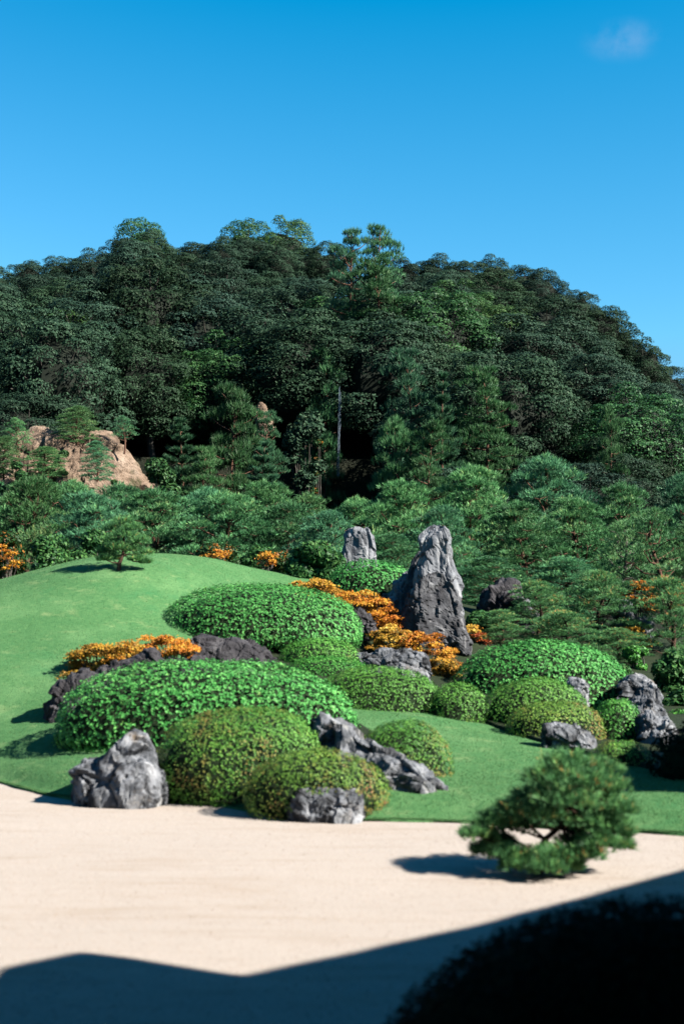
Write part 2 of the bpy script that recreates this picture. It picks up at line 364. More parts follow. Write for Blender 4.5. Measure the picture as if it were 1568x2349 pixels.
m, N, L = new_mat('falling_water')
out = N.new('ShaderNodeOutputMaterial'); p = N.new('ShaderNodeBsdfPrincipled')
p.inputs['Base Color'].default_value = (0.07, 0.09, 0.11, 1); p.inputs['Roughness'].default_value = 0.25  # water colour dimmed to stand in for the gully's tree shade
L.new(p.outputs[0], out.inputs[0]); M['water'] = m

# ------------------------------------------------------------------ terrain
edge_d = [(-900, 1720), (-400, 1755), (-150, 1776), (0, 1797), (60, 1812), (110, 1825), (180, 1836), (280, 1838), (380, 1842), (450, 1845), (520, 1852), (590, 1866), (650, 1876), (740, 1882), (830, 1885), (950, 1887), (1070, 1890), (1300, 1903), (1450, 1909), (1568, 1917), (1800, 1930), (2600, 1965)]
edge = np.array([hit(x, y)[:2] for x, y in edge_d])
ctrl = [(x, y, 0.05) for x, y in edge]
ctrl += [(-32, 16, 0.3), (32, 12, 0.1)]
for d in [(-350, 1420, 25.0), (-350, 1600, 20.8), (0, 1640, 20.0), (0, 1450, 23.5), (0, 1342, 27.0), (130, 1500, 22.2), (200, 1400, 24.5), (110, 1302, 28.0), (265, 1271, 29.0), (330, 1300, 27.0),
          (400, 1271, 30.0), (450, 1335, 27.0), (500, 1283, 30.5), (600, 1309, 31.0), (560, 1345, 28.4), (650, 1335, 30.5), (300, 1560, 20.8), (600, 1480, 25.0), (480, 1530, 21.8),
          (815, 1622, 20.5), (950, 1637, 20.2), (1110, 1669, 19.9), (1240, 1704, 18.9), (1400, 1752, 17.2), (1568, 1803, 15.7),
          (950, 1760, 16.4), (1100, 1775, 16.2), (1000, 1700, 18.0), (1200, 1780, 16.0),
          (700, 1560, 21.5), (850, 1420, 28.5), (1040, 1508, 27.6), (1000, 1545, 25.0), (1240, 1612, 24.0), (1200, 1500, 29.0), (1370, 1495, 30.5), (1480, 1660, 22.0), (1560, 1640, 24.5), (730, 1335, 31.0), (850, 1345, 31.5)]:
    ctrl.append(tuple(at(*d)))
for x, y in edge[4:-2]:
    ctrl.append((x, y + 0.75, 0.22))
for x in (-30, -15, 0, 15, 30):
    ctrl.append((x, 42, 1.7)); ctrl.append((x, 56, 2.0))
ctrl += [(at(265, 1300, 35)[0], 35, 2.0), (at(0, 1340, 33)[0], 33, 1.7), (at(450, 1300, 36)[0], 36, 1.9), (-16, 30, 1.8), (-30, 30, 1.5), (16, 28, 1.0), (30, 28, 1.0), (16, 20, 0.4)]
ctrl = np.array(ctrl)
def _U(r2):
    return r2 * np.log(r2 + 1e-9)
_n = len(ctrl)
_A = np.zeros((_n + 3, _n + 3))
_d2 = ((ctrl[:, None, :2] - ctrl[None, :, :2]) ** 2).sum(-1)
_A[:_n, :_n] = _U(_d2) + np.eye(_n) * 0.15
_A[:_n, _n] = 1; _A[:_n, _n + 1:] = ctrl[:, :2]; _A[_n, :_n] = 1; _A[_n + 1:, :_n] = ctrl[:, :2].T
_w = np.linalg.solve(_A, np.concatenate([ctrl[:, 2], np.zeros(3)]))
def T(x, y):
    x = np.atleast_1d(np.asarray(x, float)); y = np.atleast_1d(np.asarray(y, float))
    o = np.empty(len(x))
    for s in range(0, len(x), 20000):
        xs, ys = x[s:s + 20000], y[s:s + 20000]
        o[s:s + 20000] = _U((xs[:, None] - ctrl[None, :, 0]) ** 2 + (ys[:, None] - ctrl[None, :, 1]) ** 2) @ _w[:_n] + _w[_n] + _w[_n + 1] * xs + _w[_n + 2] * ys
    return o
def T1(x, y): return float(T([x], [y])[0])
def edge_y(x): return np.interp(x, edge[:, 0], edge[:, 1])

# hill behind the garden
crest_d = [(-900, 800), (-400, 770), (0, 745), (250, 705), (450, 690), (700, 700), (850, 710), (1000, 715), (1150, 730), (1300, 800), (1450, 910), (1568, 1000), (1700, 1090), (2000, 1190), (2600, 1260)]
crest = np.array([at(x, y, 115.0) for x, y in crest_d])
def sstep(t):
    t = np.clip(t, 0, 1); return t * t * (3 - 2 * t)
def hill(x, y):
    x = np.asarray(x, float); y = np.asarray(y, float)
    zc = np.interp(x, crest[:, 0], crest[:, 2])
    t = (y - 60) / 55.0
    f = 0.45 * np.clip(t, 0, 1) + 0.55 * sstep(t)
    fc = 0.08 * sstep((y - 62) / 14) + 0.27 * sstep((y - 77.5) / 3.0) + 0.65 * sstep((y - 80) / 35)
    k = sstep((x + 15) / 4) * sstep((5.5 - x) / 4)
    f = f * (1 - k) + fc * k
    back = sstep((y - 117) / 45)
    bump = 0.5 * np.sin(x * 0.31 + y * 0.17) * np.sin(y * 0.23 - x * 0.11) * np.clip(f * 3, 0, 1)
    return 2.0 + (zc - 2.0) * f * (1 - 0.9 * back) + bump
def ground_z(x, y):
    x = np.atleast_1d(np.asarray(x, float)); y = np.atleast_1d(np.asarray(y, float))
    b = sstep((y - 52) / 8.0)
    return np.where(y < 60, T(x, np.minimum(y, 60)) * (1 - b) + b * hill(x, y), hill(x, y))
def gz(x, y): return float(ground_z([x], [y])[0])

def sheet(name, xs, ys, zf, mat, smooth=True):
    X, Y = np.meshgrid(xs, ys)
    Z = zf(X.ravel(), Y.ravel())
    V = np.stack([X.ravel(), Y.ravel(), Z], 1)
    nx, ny = len(xs), len(ys)
    i = np.arange(ny - 1)[:, None] * nx; j = np.arange(nx - 1)[None, :]
    Q = np.stack([i + j, i + j + 1, i + nx + j + 1, i + nx + j], -1).reshape(-1, 4)
    o = mk(name, V, Q, mats=[mat], smooth=smooth)
    o['kind'] = 'structure'
    return o

g = mk('ground', [(-3000, -3000, -0.12), (3000, -3000, -0.12), (3000, 4000, -0.12), (-3000, 4000, -0.12)], [(0, 1, 2, 3)], mats=[M['forest']])
g['kind'] = 'structure'
# gravel court with faint raked hollows
def gravel_z(x, y):
    P = np.stack([x, y, x * 0], 1)
    return 0.014 * snoise(P, 0.9, 3, 3) + 0.010 * snoise(P * np.array([0.8, 3.4, 1.0]) + np.stack([y * 0, x * 0.9, y * 0], 1), 1.5, 6, 3)
sheet('gravel_court', np.concatenate([np.linspace(-32, -5.5, 30), np.linspace(-5.2, 5.2, 130), np.linspace(5.5, 32, 30)]), np.concatenate([np.linspace(-6, 6.5, 20), np.linspace(6.7, 18, 190), np.linspace(18.5, 22, 8)]), gravel_z, M['gravel'])

def edge_w(x): return edge_y(x) + 0.05 * np.sin(x * 2.3) * 0.6 + 0.02 * np.sin(x * 7.1)
def lawn_z(x, y):
    t_ = sstep((y - edge_w(x)) / 0.55 + 0.12)
    return 0.018 + (np.maximum(T(x, y), 0.03) - 0.018) * t_
# lawn: follows the gravel edge with a small cut lip
lx = np.linspace(-30, 30, 300)
vv = np.concatenate([[-1, 0, 0.003], np.linspace(0.008, 1, 100) ** 1.15])
Vs = []
for k, v in enumerate(vv):
    ey = edge_y(lx) + 0.05 * np.sin(lx * 2.3) * 0.6 + 0.02 * np.sin(lx * 7.1)
    if v < 0:
        y = ey; z = np.full_like(lx, -0.06)
    else:
        y = ey + v * (34.0 - ey); z = lawn_z(lx, y)
    Vs.append(np.stack([lx, y, z], 1))
V = np.concatenate(Vs); nx, ny = len(lx), len(vv)
i = np.arange(ny - 1)[:, None] * nx; j = np.arange(nx - 1)[None, :]
lawn = mk('lawn', V, np.stack([i + j, i + j + 1, i + nx + j + 1, i + nx + j], -1).reshape(-1, 4), mats=[M['lawn']], smooth=True)
lawn['kind'] = 'structure'
sheet('hillside', np.linspace(-75, 75, 210), np.concatenate([np.linspace(33.6, 76, 50), np.linspace(76.6, 82, 14), np.linspace(83, 170, 60)]), ground_z, M['forest'])

# planting beds: dark soil under the shrubs, just above the lawn sheet
def bed(name, poly):
    poly = np.array(poly); c = poly.mean(0)
    rings = 40; n = 140
    tt = np.linspace(0, len(poly), n, endpoint=False)
    P = np.concatenate([poly, poly[:1]])
    B = np.stack([np.interp(tt, np.arange(len(poly) + 1), P[:, k]) for k in (0, 1)], 1)
    V = []
    for r in range(rings + 1):
        q = c + (B - c) * (r / rings)
        z = T(q[:, 0], q[:, 1]) + (0.045 if r < rings else -0.02)
        V.append(np.stack([q[:, 0], q[:, 1], np.maximum(z, 0.05)], 1))
    V = np.concatenate(V)
    i = np.arange(rings)[:, None] * n; j = np.arange(n)[None, :]; j2 = (j + 1) % n
    o = mk(name, V, np.stack([i + j, i + j2, i + n + j2, i + n + j], -1).reshape(-1, 4), mats=[M['soil']], smooth=True)
    o['kind'] = 'structure'
def P2(dx, Y): return (float(at(dx, 1600, Y)[0]), Y)
bed('planting_bed', [P2(395, 15.5), P2(560, 15.2), P2(640, 14.6), P2(820, 14.7), P2(860, 15.3), P2(930, 16.2), P2(900, 17.5), P2(800, 19.4), P2(500, 19.6), P2(220, 18.8), P2(210, 18.0), P2(330, 17.0)])
bed('planting_bed', [P2(700, 21.4), P2(850, 20.8), P2(1000, 20.6), P2(1100, 20.4), P2(1240, 18.9), P2(1390, 17.5), P2(1520, 16.7), P2(1900, 21), P2(1900, 33.5), P2(1300, 33.5), P2(760, 33), P2(690, 29), P2(560, 25.5), P2(430, 24.8), P2(450, 22.5), P2(560, 22)])

# ------------------------------------------------------------------ grass blades and loose pebbles (uncountable)
rng = np.random.default_rng(5)
def inframe(x, y, m=1.08): return np.abs(x) < 0.2402 * y * m
n = 190000
gy = 13.2 + (31.5 - 13.2) * rng.random(n) ** 1.25
gx = (rng.random(n) * 2 - 1) * 0.2402 * gy * 1.1
keep = gy > edge_y(gx) + 0.01
keep &= ~((gy > 22.5) & (gx > at(640, 1500, 1.0)[0] * gy + 0.3))
gx, gy = gx[keep], gy[keep]
e = 0.02
gx = np.concatenate([gx, (rng.random(26000) * 2 - 1) * 4.6]); ex = gx[len(gy):]
gy = np.concatenate([gy, edge_y(ex) + 0.05 * np.sin(ex * 2.3) * 0.6 + rng.random(26000) * 0.06])
gzv = lawn_z(gx, gy)
P = np.stack([gx, gy, gzv - 0.004], 1)
d = norm(np.array([0, 0, 1.0]) + 0.75 * rand_dirs(len(P), rng) * np.array([1, 1, 0.2]))
s = norm(np.cross(d, rand_dirs(len(P), rng))) * 0.0055
l = rng.uniform(0.010, 0.024, (len(P), 1))
V = np.stack([P - s, P + s, P + d * l], 1).reshape(-1, 3)
o = mk('lawn_grass', V, T=np.arange(len(V)).reshape(-1, 3), mats=[M['grass']], tt=rng.random(len(P)))
o['kind'] = 'stuff'; o['label'] = 'short mown green grass blades covering the lawn mounds'; o['category'] = 'grass'

n = 16000
py_ = 6.8 + (17.4 - 6.8) * rng.random(n) ** 0.8
px_ = (rng.random(n) * 2 - 1) * 0.2402 * py_ * 1.08
k = py_ < edge_y(px_) - 0.03
px_, py_ = px_[k], py_[k]; n = len(px_)
c = np.stack([px_, py_, gravel_z(px_, py_) + 0.002], 1)
r = rng.uniform(0.003, 0.008, (n, 1)); a = rng.random((n, 1)) * 6.28
ax = np.concatenate([np.cos(a), np.sin(a), 0 * a], 1); ay = np.concatenate([-np.sin(a), np.cos(a), 0 * a], 1)
ar = rng.uniform(0.6, 1.0, (n, 1)); up = np.array([0, 0, 1.0])
V = np.stack([c - ax * r, c - ay * r * ar, c + ax * r, c + ay * r * ar, c + up * r * 0.75 + 0.3 * ax * r * rng.normal(size=(n, 1)) * 0.4], 1).reshape(-1, 3)
b = np.arange(n)[:, None] * 5
Tt = np.concatenate([b + np.array([[0, 1, 4]]), b + np.array([[1, 2, 4]]), b + np.array([[2, 3, 4]]), b + np.array([[3, 0, 4]])])
o = mk('gravel_stones', V, T=Tt, mats=[M['pebble']], tt=np.tile(rng.random(n), 4), smooth=False)
o['kind'] = 'stuff'; o['label'] = 'loose pale beige gravel stones covering the court'; o['category'] = 'gravel'

# ------------------------------------------------------------------ museum building beside the viewer (casts the near shade)
ROOF_H = 4.4
SH = np.array([SUN.x, SUN.y]) / SUN.z
def roof_pts(dpts, h, z=0.0): return [hit(x, y, z)[:2] + SH * (h - z) for x, y in dpts]
def prism(poly, z0, z1, name, mat, parent, loc):
    poly = [np.asarray(p) for p in poly]; n = len(poly)
    V = [(p[0], p[1], z0) for p in poly] + [(p[0], p[1], z1) for p in poly]
    bm_faces = [tuple(range(n))[::-1], tuple(range(n, 2 * n))] + [(k, (k + 1) % n, n + (k + 1) % n, n + k) for k in range(n)]
    me = bpy.data.meshes.new(name)
    me.from_pydata([tuple(np.array(v) - np.array(loc)) for v in V], [], bm_faces); me.materials.append(mat); me.update()
    o = bpy.data.objects.new(name, me); COL.objects.link(o); o.parent = parent
    return o
front = roof_pts([(0, 2222), (90, 2202), (165, 2186), (190, 2184), (215, 2186), (530, 2234), (545, 2235), (560, 2234), (700, 2205), (1000, 2141), (1150, 2106), (1568, 1992)], ROOF_H)
last = front[-1]; dirn = (front[-1] - front[-2]); dirn /= np.linalg.norm(dirn)
poly1 = front + [last + dirn * 2.5, np.array([20, 14.0]), np.array([20, -8.0]), np.array([front[0][0] - 0.1, -8.0])]
bl = thing('museum_building', 'dark tiled museum whose eaves shade the near gravel', 'building', (12, 0, 0))
O_ = (12, 0, 0)
prism(poly1, ROOF_H - 0.22, ROOF_H, 'roof', M['rooftile'], bl, O_)
prism([(6.2, -7), (19, -7), (19, 8.5), (9.0, 8.5), (6.2, 5.8)], -0.1, ROOF_H - 0.24, 'wall', M['plaster'], bl, O_)
prism([(-16, -12), (front[0][0] - 0.12, -12), (front[0][0] - 0.12, 5.4), (-16, 5.4)], 5.0, 5.25, 'roof', M['rooftile'], bl, O_)   # unseen hall roof over the viewer, added to block sky light from the near shade
prism([(-15.5, -11.5), (2, -11.5), (2, -4), (-15.5, -4)], -0.1, 4.98, 'wall', M['plaster'], bl, O_)  # back wall of the added hall, also out of view, keeps sky light off
up_poly = roof_pts([(1335, 1822), (1352, 1785), (1392, 1744), (1450, 1734), (1800, 1734), (2300, 1815)], 6.6, 0.2)
prism(up_poly, 6.35, 6.6, 'upper_roof', M['rooftile'], bl, O_)
uc = np.mean(up_poly, 0)
prism([uc + (p_ - uc) * 0.6 for p_ in up_poly], ROOF_H - 0.5, 6.33, 'upper_wall', M['plaster'], bl, O_)
for q in ((4.2, 5.9), (4.2, 2.0), (4.2, -2.0), (8.0, 9.2), (-8.0, 4.4), (-14.0, 4.4)):
    hh = 4.98 if q[0] < 0 else ROOF_H - 0.24
    V_, Q_ = tube([(q[0], q[1], -0.1), (q[0], q[1], 2), (q[0], q[1], hh)], [0.09, 0.09, 0.09], 8)
    mk('post', V_, Q_, mats=[M['bark']], parent=bl, loc=O_)

# ------------------------------------------------------------------ rocks
def facet_cut(V, seed, n, lo=0.0, hi=0.07):
    """shave the lump with random planes so that it gets flat broken faces"""
    rg = np.random.default_rng(900 + seed); c = V.mean(0); W_ = V - c
    for k in range(n):
        d = rg.normal(size=3) * np.array([0.45, 1.4, 0.5]); d /= np.linalg.norm(d)
        if d[2] < -0.3: d[2] = -d[2]
        q = W_ @ d; lim = q.max() - (q.max() - q.min()) * rg.uniform(lo, hi)
        over = np.maximum(q - lim, 0); W_ = W_ - over[:, None] * d * 0.93
    return W_ + c
def _h(p, k):
    return noise.noise(Vector((p.x * 17.3 + k, p.y * 13.1 - k, p.z * 19.7 + 2 * k)))
def fbm_disp(V, Nn, size, seed, amp, zs, crack):
    off = Vector((seed * 3.7, seed * 1.3, seed * 2.1)); f = 1.0 / size
    V = facet_cut(V, seed, 12)
    out = np.empty(len(V))
    for k, v in enumerate(V):
        p = Vector((v[0] * f, v[1] * f, v[2] * f * zs)) + off
        p = p + noise.noise_vector(p * 1.7) * 0.12 + noise.noise_vector(p * 9.0) * 0.012
        tot = 0.16 * noise.noise(p * 1.3)
        for sc_, am in ((1.7, 0.20), (3.9, 0.125), (8.5, 0.06)):
            dd, pp = noise.voronoi(p * sc_)
            c0 = pp[0]; q = p * sc_ - c0
            tilt = Vector((_h(c0, 1.0), _h(c0, 5.0), _h(c0, 9.0))) * 3.4
            e_ = min((dd[1] - dd[0]) * 11.0, 1.0)
            tot += am * (0.8 * _h(c0, 3.0) + q.dot(tilt)) - am * 0.35 * crack * (1.0 - e_)
        tot += 0.05 * (0.5 - abs(noise.noise(p * 7.0))) + 0.03 * noise.noise(p * 16) + 0.02 * noise.noise(p * 37)
        out[k] = amp * size * tot
    return V + Nn * out[:, None]

def grid_normals(G, closed_u):
    du = (np.roll(G, -1, 1) - np.roll(G, 1, 1)) if closed_u else np.gradient(G, axis=1)
    dv = np.gradient(G, axis=0)
    n = np.cross(du, dv)
    return n / np.maximum(np.linalg.norm(n, axis=2, keepdims=True), 1e-9)

def rock(label, prof, Y, depth, mode, mat, seed, base=None, amp=1.0, zs=1.0, crack=1.0, nu=84, nv=60, name='boulder', cat='rock', square=0.75, lean=0.0, parent=None, skew=0.0):
    rng_ = np.random.default_rng(seed)
    if mode == 'v':                                   # prof rows: (dy, left, right), top to bottom
        prof = sorted(prof); dys = np.array([p_[0] for p_ in prof], float)
        tv = np.linspace(0, 1, nv); vy = dys[0] + (dys[-1] - dys[0]) * tv
        lft = np.interp(vy, dys, [p_[1] for p_ in prof]); rgt = np.interp(vy, dys, [p_[2] for p_ in prof])
        th = np.linspace(0, 2 * math.pi, nu, endpoint=False)
        G = np.empty((nv, nu, 3)); pf = 1 + 0.10 * np.sin(3 * th + rng_.uniform(0, 6)) + 0.07 * np.sin(5 * th + rng_.uniform(0, 6))
        cx_, sn_ = np.sign(np.cos(th)) * np.abs(np.cos(th)) ** square, np.sign(np.sin(th)) * np.abs(np.sin(th)) ** square
        maxhw = max((rgt - lft) / 2) * mpp(Y)
        for k in range(nv):
            Yc = Y + lean * (1 - tv[k])
            a_ = at(lft[k], vy[k], Yc); b_ = at(rgt[k], vy[k], Yc); c_ = (a_ + b_) / 2; hw = (b_[0] - a_[0]) / 2
            dp = depth * (0.35 * maxhw + 0.65 * hw) * min(1.0, (hw / maxhw + 0.08) * 1.6)
            G[k, :, 0] = c_[0] + hw * cx_; G[k, :, 1] = Yc + dp * sn_ * pf; G[k, :, 2] = c_[2]
        Nn = -grid_normals(G, True) if False else grid_normals(G, True)
        # make normals point outward
        cen = G.mean(1, keepdims=True); s_ = np.sign(((G - cen) * Nn).sum(-1, keepdims=True).mean()); Nn = Nn * s_
        size = maxhw * 1.6
        V = G.reshape(-1, 3); 
        V = fbm_disp(V, Nn.reshape(-1, 3), size, seed, 0.5 * amp, zs, crack)
        top = V[:nu].mean(0) + np.array([0, 0, 0.02 * size]); V = np.concatenate([V, [top]])
        i = np.arange(nv - 1)[:, None] * nu; j = np.arange(nu)[None, :]; j2 = (j + 1) % nu
        Q = np.stack([i + j, i + nu + j, i + nu + j2, i + j2], -1).reshape(-1, 4)
        Tt = np.stack([np.full(nu, nv * nu), np.arange(nu), (np.arange(nu) + 1) % nu], 1)
        ctr = (at((lft[-1] + rgt[-1]) / 2, vy[-1], Y))
    else:                                             # prof rows: (dx, top_dy); base dy: lofted along x
        prof = sorted(prof); dxs = np.array([p_[0] for p_ in prof], float)
        vx = np.linspace(dxs[0], dxs[-1], nv); tp = np.interp(vx, dxs, [p_[1] for p_ in prof])
        bs = np.interp(vx, [b_[0] for b_ in base], [b_[1] for b_ in base]) if isinstance(base, (list, tuple)) else np.full(nv, float(base))
        th = np.linspace(-0.12 * math.pi, 1.12 * math.pi, nu)
        cx_, sn_ = np.sign(np.cos(th)) * np.abs(np.cos(th)) ** square, np.sign(np.sin(th)) * np.abs(np.sin(th)) ** square
        G = np.empty((nv, nu, 3)); maxh = max(bs - tp) * mpp(Y)
        for k in range(nv):
            u_ = k / (nv - 1); Yk = Y + skew * (u_ - 0.5)
            a_ = at(vx[k], tp[k], Yk); b_ = at(vx[k], bs[k], Yk); h_ = a_[2] - b_[2]
            endr = math.sqrt(max(0.0, 1 - (2 * u_ - 1) ** 4))
            dp = depth * maxh * max(0.12, endr)
            G[k, :, 0] = a_[0]; G[k, :, 1] = Yk + dp * cx_ * -1; G[k, :, 2] = b_[2] + h_ * sn_
        Nn = grid_normals(G, False)
        cen = G.mean(1, keepdims=True); s_ = np.sign(((G - cen) * Nn).sum(-1).mean()); Nn = Nn * s_
        size = maxh * 1.3
        V = fbm_disp(G.reshape(-1, 3), Nn.reshape(-1, 3), size, seed, 0.5 * amp, zs, crack)
        e0 = V[:nu].mean(0); e1 = V[(nv - 1) * nu:nv * nu].mean(0); V = np.concatenate([V, [e0, e1]])
        i = np.arange(nv - 1)[:, None] * nu; j = np.arange(nu - 1)[None, :]
        Q = np.stack([i + j, i + j + 1, i + nu + j + 1, i + nu + j], -1).reshape(-1, 4)
        Tt = np.concatenate([np.stack([np.full(nu - 1, nv * nu), np.arange(nu - 1) + 1, np.arange(nu - 1)], 1),
                             np.stack([np.full(nu - 1, nv * nu + 1), (nv - 1) * nu + np.arange(nu - 1), (nv - 1) * nu + np.arange(nu - 1) + 1], 1)])
        ctr = at((dxs[0] + dxs[-1]) / 2, float(bs.mean()), Y)
    o = mk(name, V, Q, Tt, mats=[mat], smooth=False, loc=ctr, parent=parent)
    if parent is None:
        o.location = ctr; o['label'] = label; o['category'] = cat
    return o

rock('craggy grey boulder at the gravel edge, leftmost of the front rocks', [(166, 1785), (172, 1752), (196, 1742), (222, 1738), (250, 1716), (274, 1700), (292, 1684), (320, 1680), (340, 1696), (346, 1722), (350, 1752), (362, 1788), (376, 1818), (384, 1840)],
     15.75, 0.6, 'h', M['rock'], 1, base=[(160, 1852), (380, 1862)], amp=0.5)
rock('long grey rock slanting down to the lawn between the two olive domed shrubs', [(708, 1650), (722, 1634), (748, 1630), (775, 1640), (800, 1664), (835, 1690), (868, 1712), (905, 1724), (940, 1738), (980, 1748), (992, 1776), (1016, 1790), (1038, 1800), (1042, 1825)],
     15.5, 0.34, 'h', M['rock'], 2, base=[(705, 1820), (860, 1862), (1045, 1860)], amp=0.55, nv=110, skew=-1.1)
rock('low dark block of rock in front of the smallest olive dome at the gravel', [(664, 1845), (680, 1822), (696, 1806), (715, 1800), (760, 1799), (800, 1800), (822, 1806), (832, 1830), (838, 1865)],
     14.45, 0.7, 'h', M['rock'], 3, base=[(660, 1892), (840, 1896)], amp=0.6, square=0.5)
rock('dark boulder in shadow at the left end below the amber bush', [(110, 1615), (116, 1590), (135, 1560), (160, 1545), (190, 1540), (215, 1550), (235, 1580), (245, 1620)], 19.6, 0.5, 'h', M['rock_dark'], 4, base=1655, amp=0.45)
rock('dark ridge of rock rising behind the broad bright shrub and the amber bush', [(204, 1560), (230, 1530), (262, 1518), (300, 1512), (330, 1496), (352, 1492), (368, 1510), (400, 1512), (440, 1508), (470, 1506), (490, 1530)], 20.6, 0.45, 'h', M['rock_dark'], 5, base=1600, amp=0.4, nv=100)
rock('dark hump of rock with a white streak, below the large upper shrub', [(425, 1480), (436, 1462), (460, 1456), (500, 1462), (545, 1460), (575, 1466), (605, 1482), (622, 1496), (632, 1518), (634, 1545)], 22.6, 0.55, 'h', M['rock_dark'], 6, base=1575, amp=0.4, nv=100)
# the tall standing stone, its dark leaning slab, its companion
rock('tall pale spire of rock standing above the orange bushes', [(1199, 985, 1014), (1208, 972, 1026), (1216, 966, 1034), (1235, 960, 1038), (1262, 964, 1036), (1285, 956, 1038), (1310, 948, 1044), (1330, 944, 1054), (1370, 950, 1056), (1420, 950, 1064), (1460, 950, 1068), (1520, 950, 1072)],
     28.5, 0.85, 'v', M['rock_pale'], 7, amp=0.5, zs=0.45, square=0.8, name='standing_stone', nv=90, nu=96)
rock('dark weathered slab leaning against the front of the tall pale spire', [(1314, 968, 1004), (1322, 960, 1028), (1345, 950, 1044), (1380, 930, 1052), (1420, 914, 1064), (1455, 910, 1072), (1475, 925, 1076), (1490, 960, 1078), (1510, 1015, 1076), (1535, 1030, 1078)],
     27.9, 0.62, 'v', M['rock_mid'], 8, amp=0.5, zs=0.7, square=0.8, name='standing_stone', nv=80, nu=96)
rock('dark flank of rock sloping down the left side of the tall pale spire', [(1262, 958, 985), (1290, 944, 990), (1315, 936, 990), (1350, 925, 990), (1400, 906, 980), (1450, 902, 980)],
     29.2, 0.7, 'v', M['rock_mid'], 31, amp=0.5, zs=0.6, name='standing_stone')
rock('broad pale standing stone with a flat slanted top, left of the tall spire', [(1209, 800, 832), (1216, 796, 842), (1228, 794, 851), (1250, 792, 856), (1280, 786, 860), (1310, 783, 864), (1335, 780, 866)],
     32.5, 0.6, 'v', M['rock_pale'], 9, amp=0.55, zs=0.4, square=0.6, name='standing_stone', nv=70)
rock('small whitish rock pressed against the left foot of the tall spire', [(898, 1362), (906, 1340), (925, 1324), (945, 1320), (960, 1328), (968, 1360)], 29.6, 0.6, 'h', M['rock_pale'], 10, base=1415, amp=1.0)
rock('flat-topped grey ledge of rock below the orange bushes in the middle', [(816, 1508), (824, 1498), (850, 1497), (880, 1490), (905, 1495), (935, 1494), (968, 1497), (976, 1508), (980, 1540)], 23.4, 0.45, 'h', M['rock'], 11, base=[(816, 1545), (985, 1582)], amp=0.6, square=0.5, nv=84)
rock('low bluish rock showing between the two orange bushes', [(786, 1412), (800, 1402), (825, 1403), (848, 1408), (862, 1424)], 26.6, 0.6, 'h', M['rock_dark'], 12, base=1450, amp=0.8)
rock('rounded grey boulder at the right end of the large right-hand shrub', [(1418, 1570), (1428, 1552), (1450, 1548), (1480, 1550), (1498, 1562), (1510, 1590), (1518, 1620), (1524, 1655)], 23.2, 0.6, 'h', M['rock'], 13, base=1675, amp=0.5)
rock('jagged whitish rock beside the shaded dark dome', [(1458, 1660), (1468, 1640), (1490, 1640), (1512, 1652), (1535, 1655), (1548, 1660), (1552, 1690)], 19.4, 0.6, 'h', M['rock_pale'], 14, base=1735, amp=0.8)
rock('low brownish boulder at the lawn crest in front of the reddish dome', [(1240, 1690), (1252, 1668), (1275, 1662), (1300, 1656), (1325, 1664), (1348, 1676), (1362, 1695), (1370, 1712)], 18.5, 0.6, 'h', M['rock'], 15, base=1738, amp=0.5)
rock('black wedge of rock half hidden by the rusty pine right of the spire', [(1104, 1400), (1120, 1370), (1145, 1352), (1168, 1340), (1180, 1345), (1188, 1370), (1200, 1385), (1215, 1395)], 31.5, 0.6, 'h', M['rock_dark'], 16, base=1470, amp=0.9)
rock('whitish rock peeping out behind the rusty pine', [(1170, 1395), (1185, 1375), (1205, 1370), (1222, 1380), (1230, 1400)], 32.5, 0.6, 'h', M['rock_pale'], 17, base=1430, amp=1.0)
rock('small grey stone among the pines beside the orange maple, far right', [(1412, 1400), (1418, 1384), (1430, 1378), (1441, 1388), (1444, 1410)], 32.0, 0.6, 'h', M['rock'], 18, base=1450, amp=0.8)
rock('small pale stone between the large right-hand shrub and the dome before it', [(1300, 1575), (1312, 1564), (1332, 1566), (1345, 1580), (1350, 1596)], 21.2, 0.5, 'h', M['rock_pale'], 19, base=1625, amp=0.8)
rock('small whitish stone at the foot of the pine on the far right edge', [(1455, 1425), (1470, 1412), (1488, 1416), (1496, 1430)], 31.5, 0.6, 'h', M['rock_pale'], 20, base=1450, amp=0.9)

# tan bluff and the small cliff patch
rock('tan sandy bluff with small pines growing on it, left below the forest', [(-160, 1085), (-60, 1055), (0, 1035), (50, 1012), (90, 1000), (130, 996), (160, 1000), (190, 980), (215, 968), (240, 970), (266, 995), (292, 1030), (318, 1066), (345, 1100), (385, 1150)], 68.0, 0.5, 'h', M['cliff'], 21, base=1250, amp=0.42, nv=110, nu=90, name='rocky_bluff', cat='bluff', square=0.9)
rock('narrow strip of bare tan cliff under the overhanging oaks', [(586, 955), (592, 936), (599, 922), (606, 930), (612, 948), (622, 960), (630, 1000)], 77.0, 0.35, 'h', M['cliff'], 22, base=985, amp=0.4, name='rocky_bluff', cat='bluff')

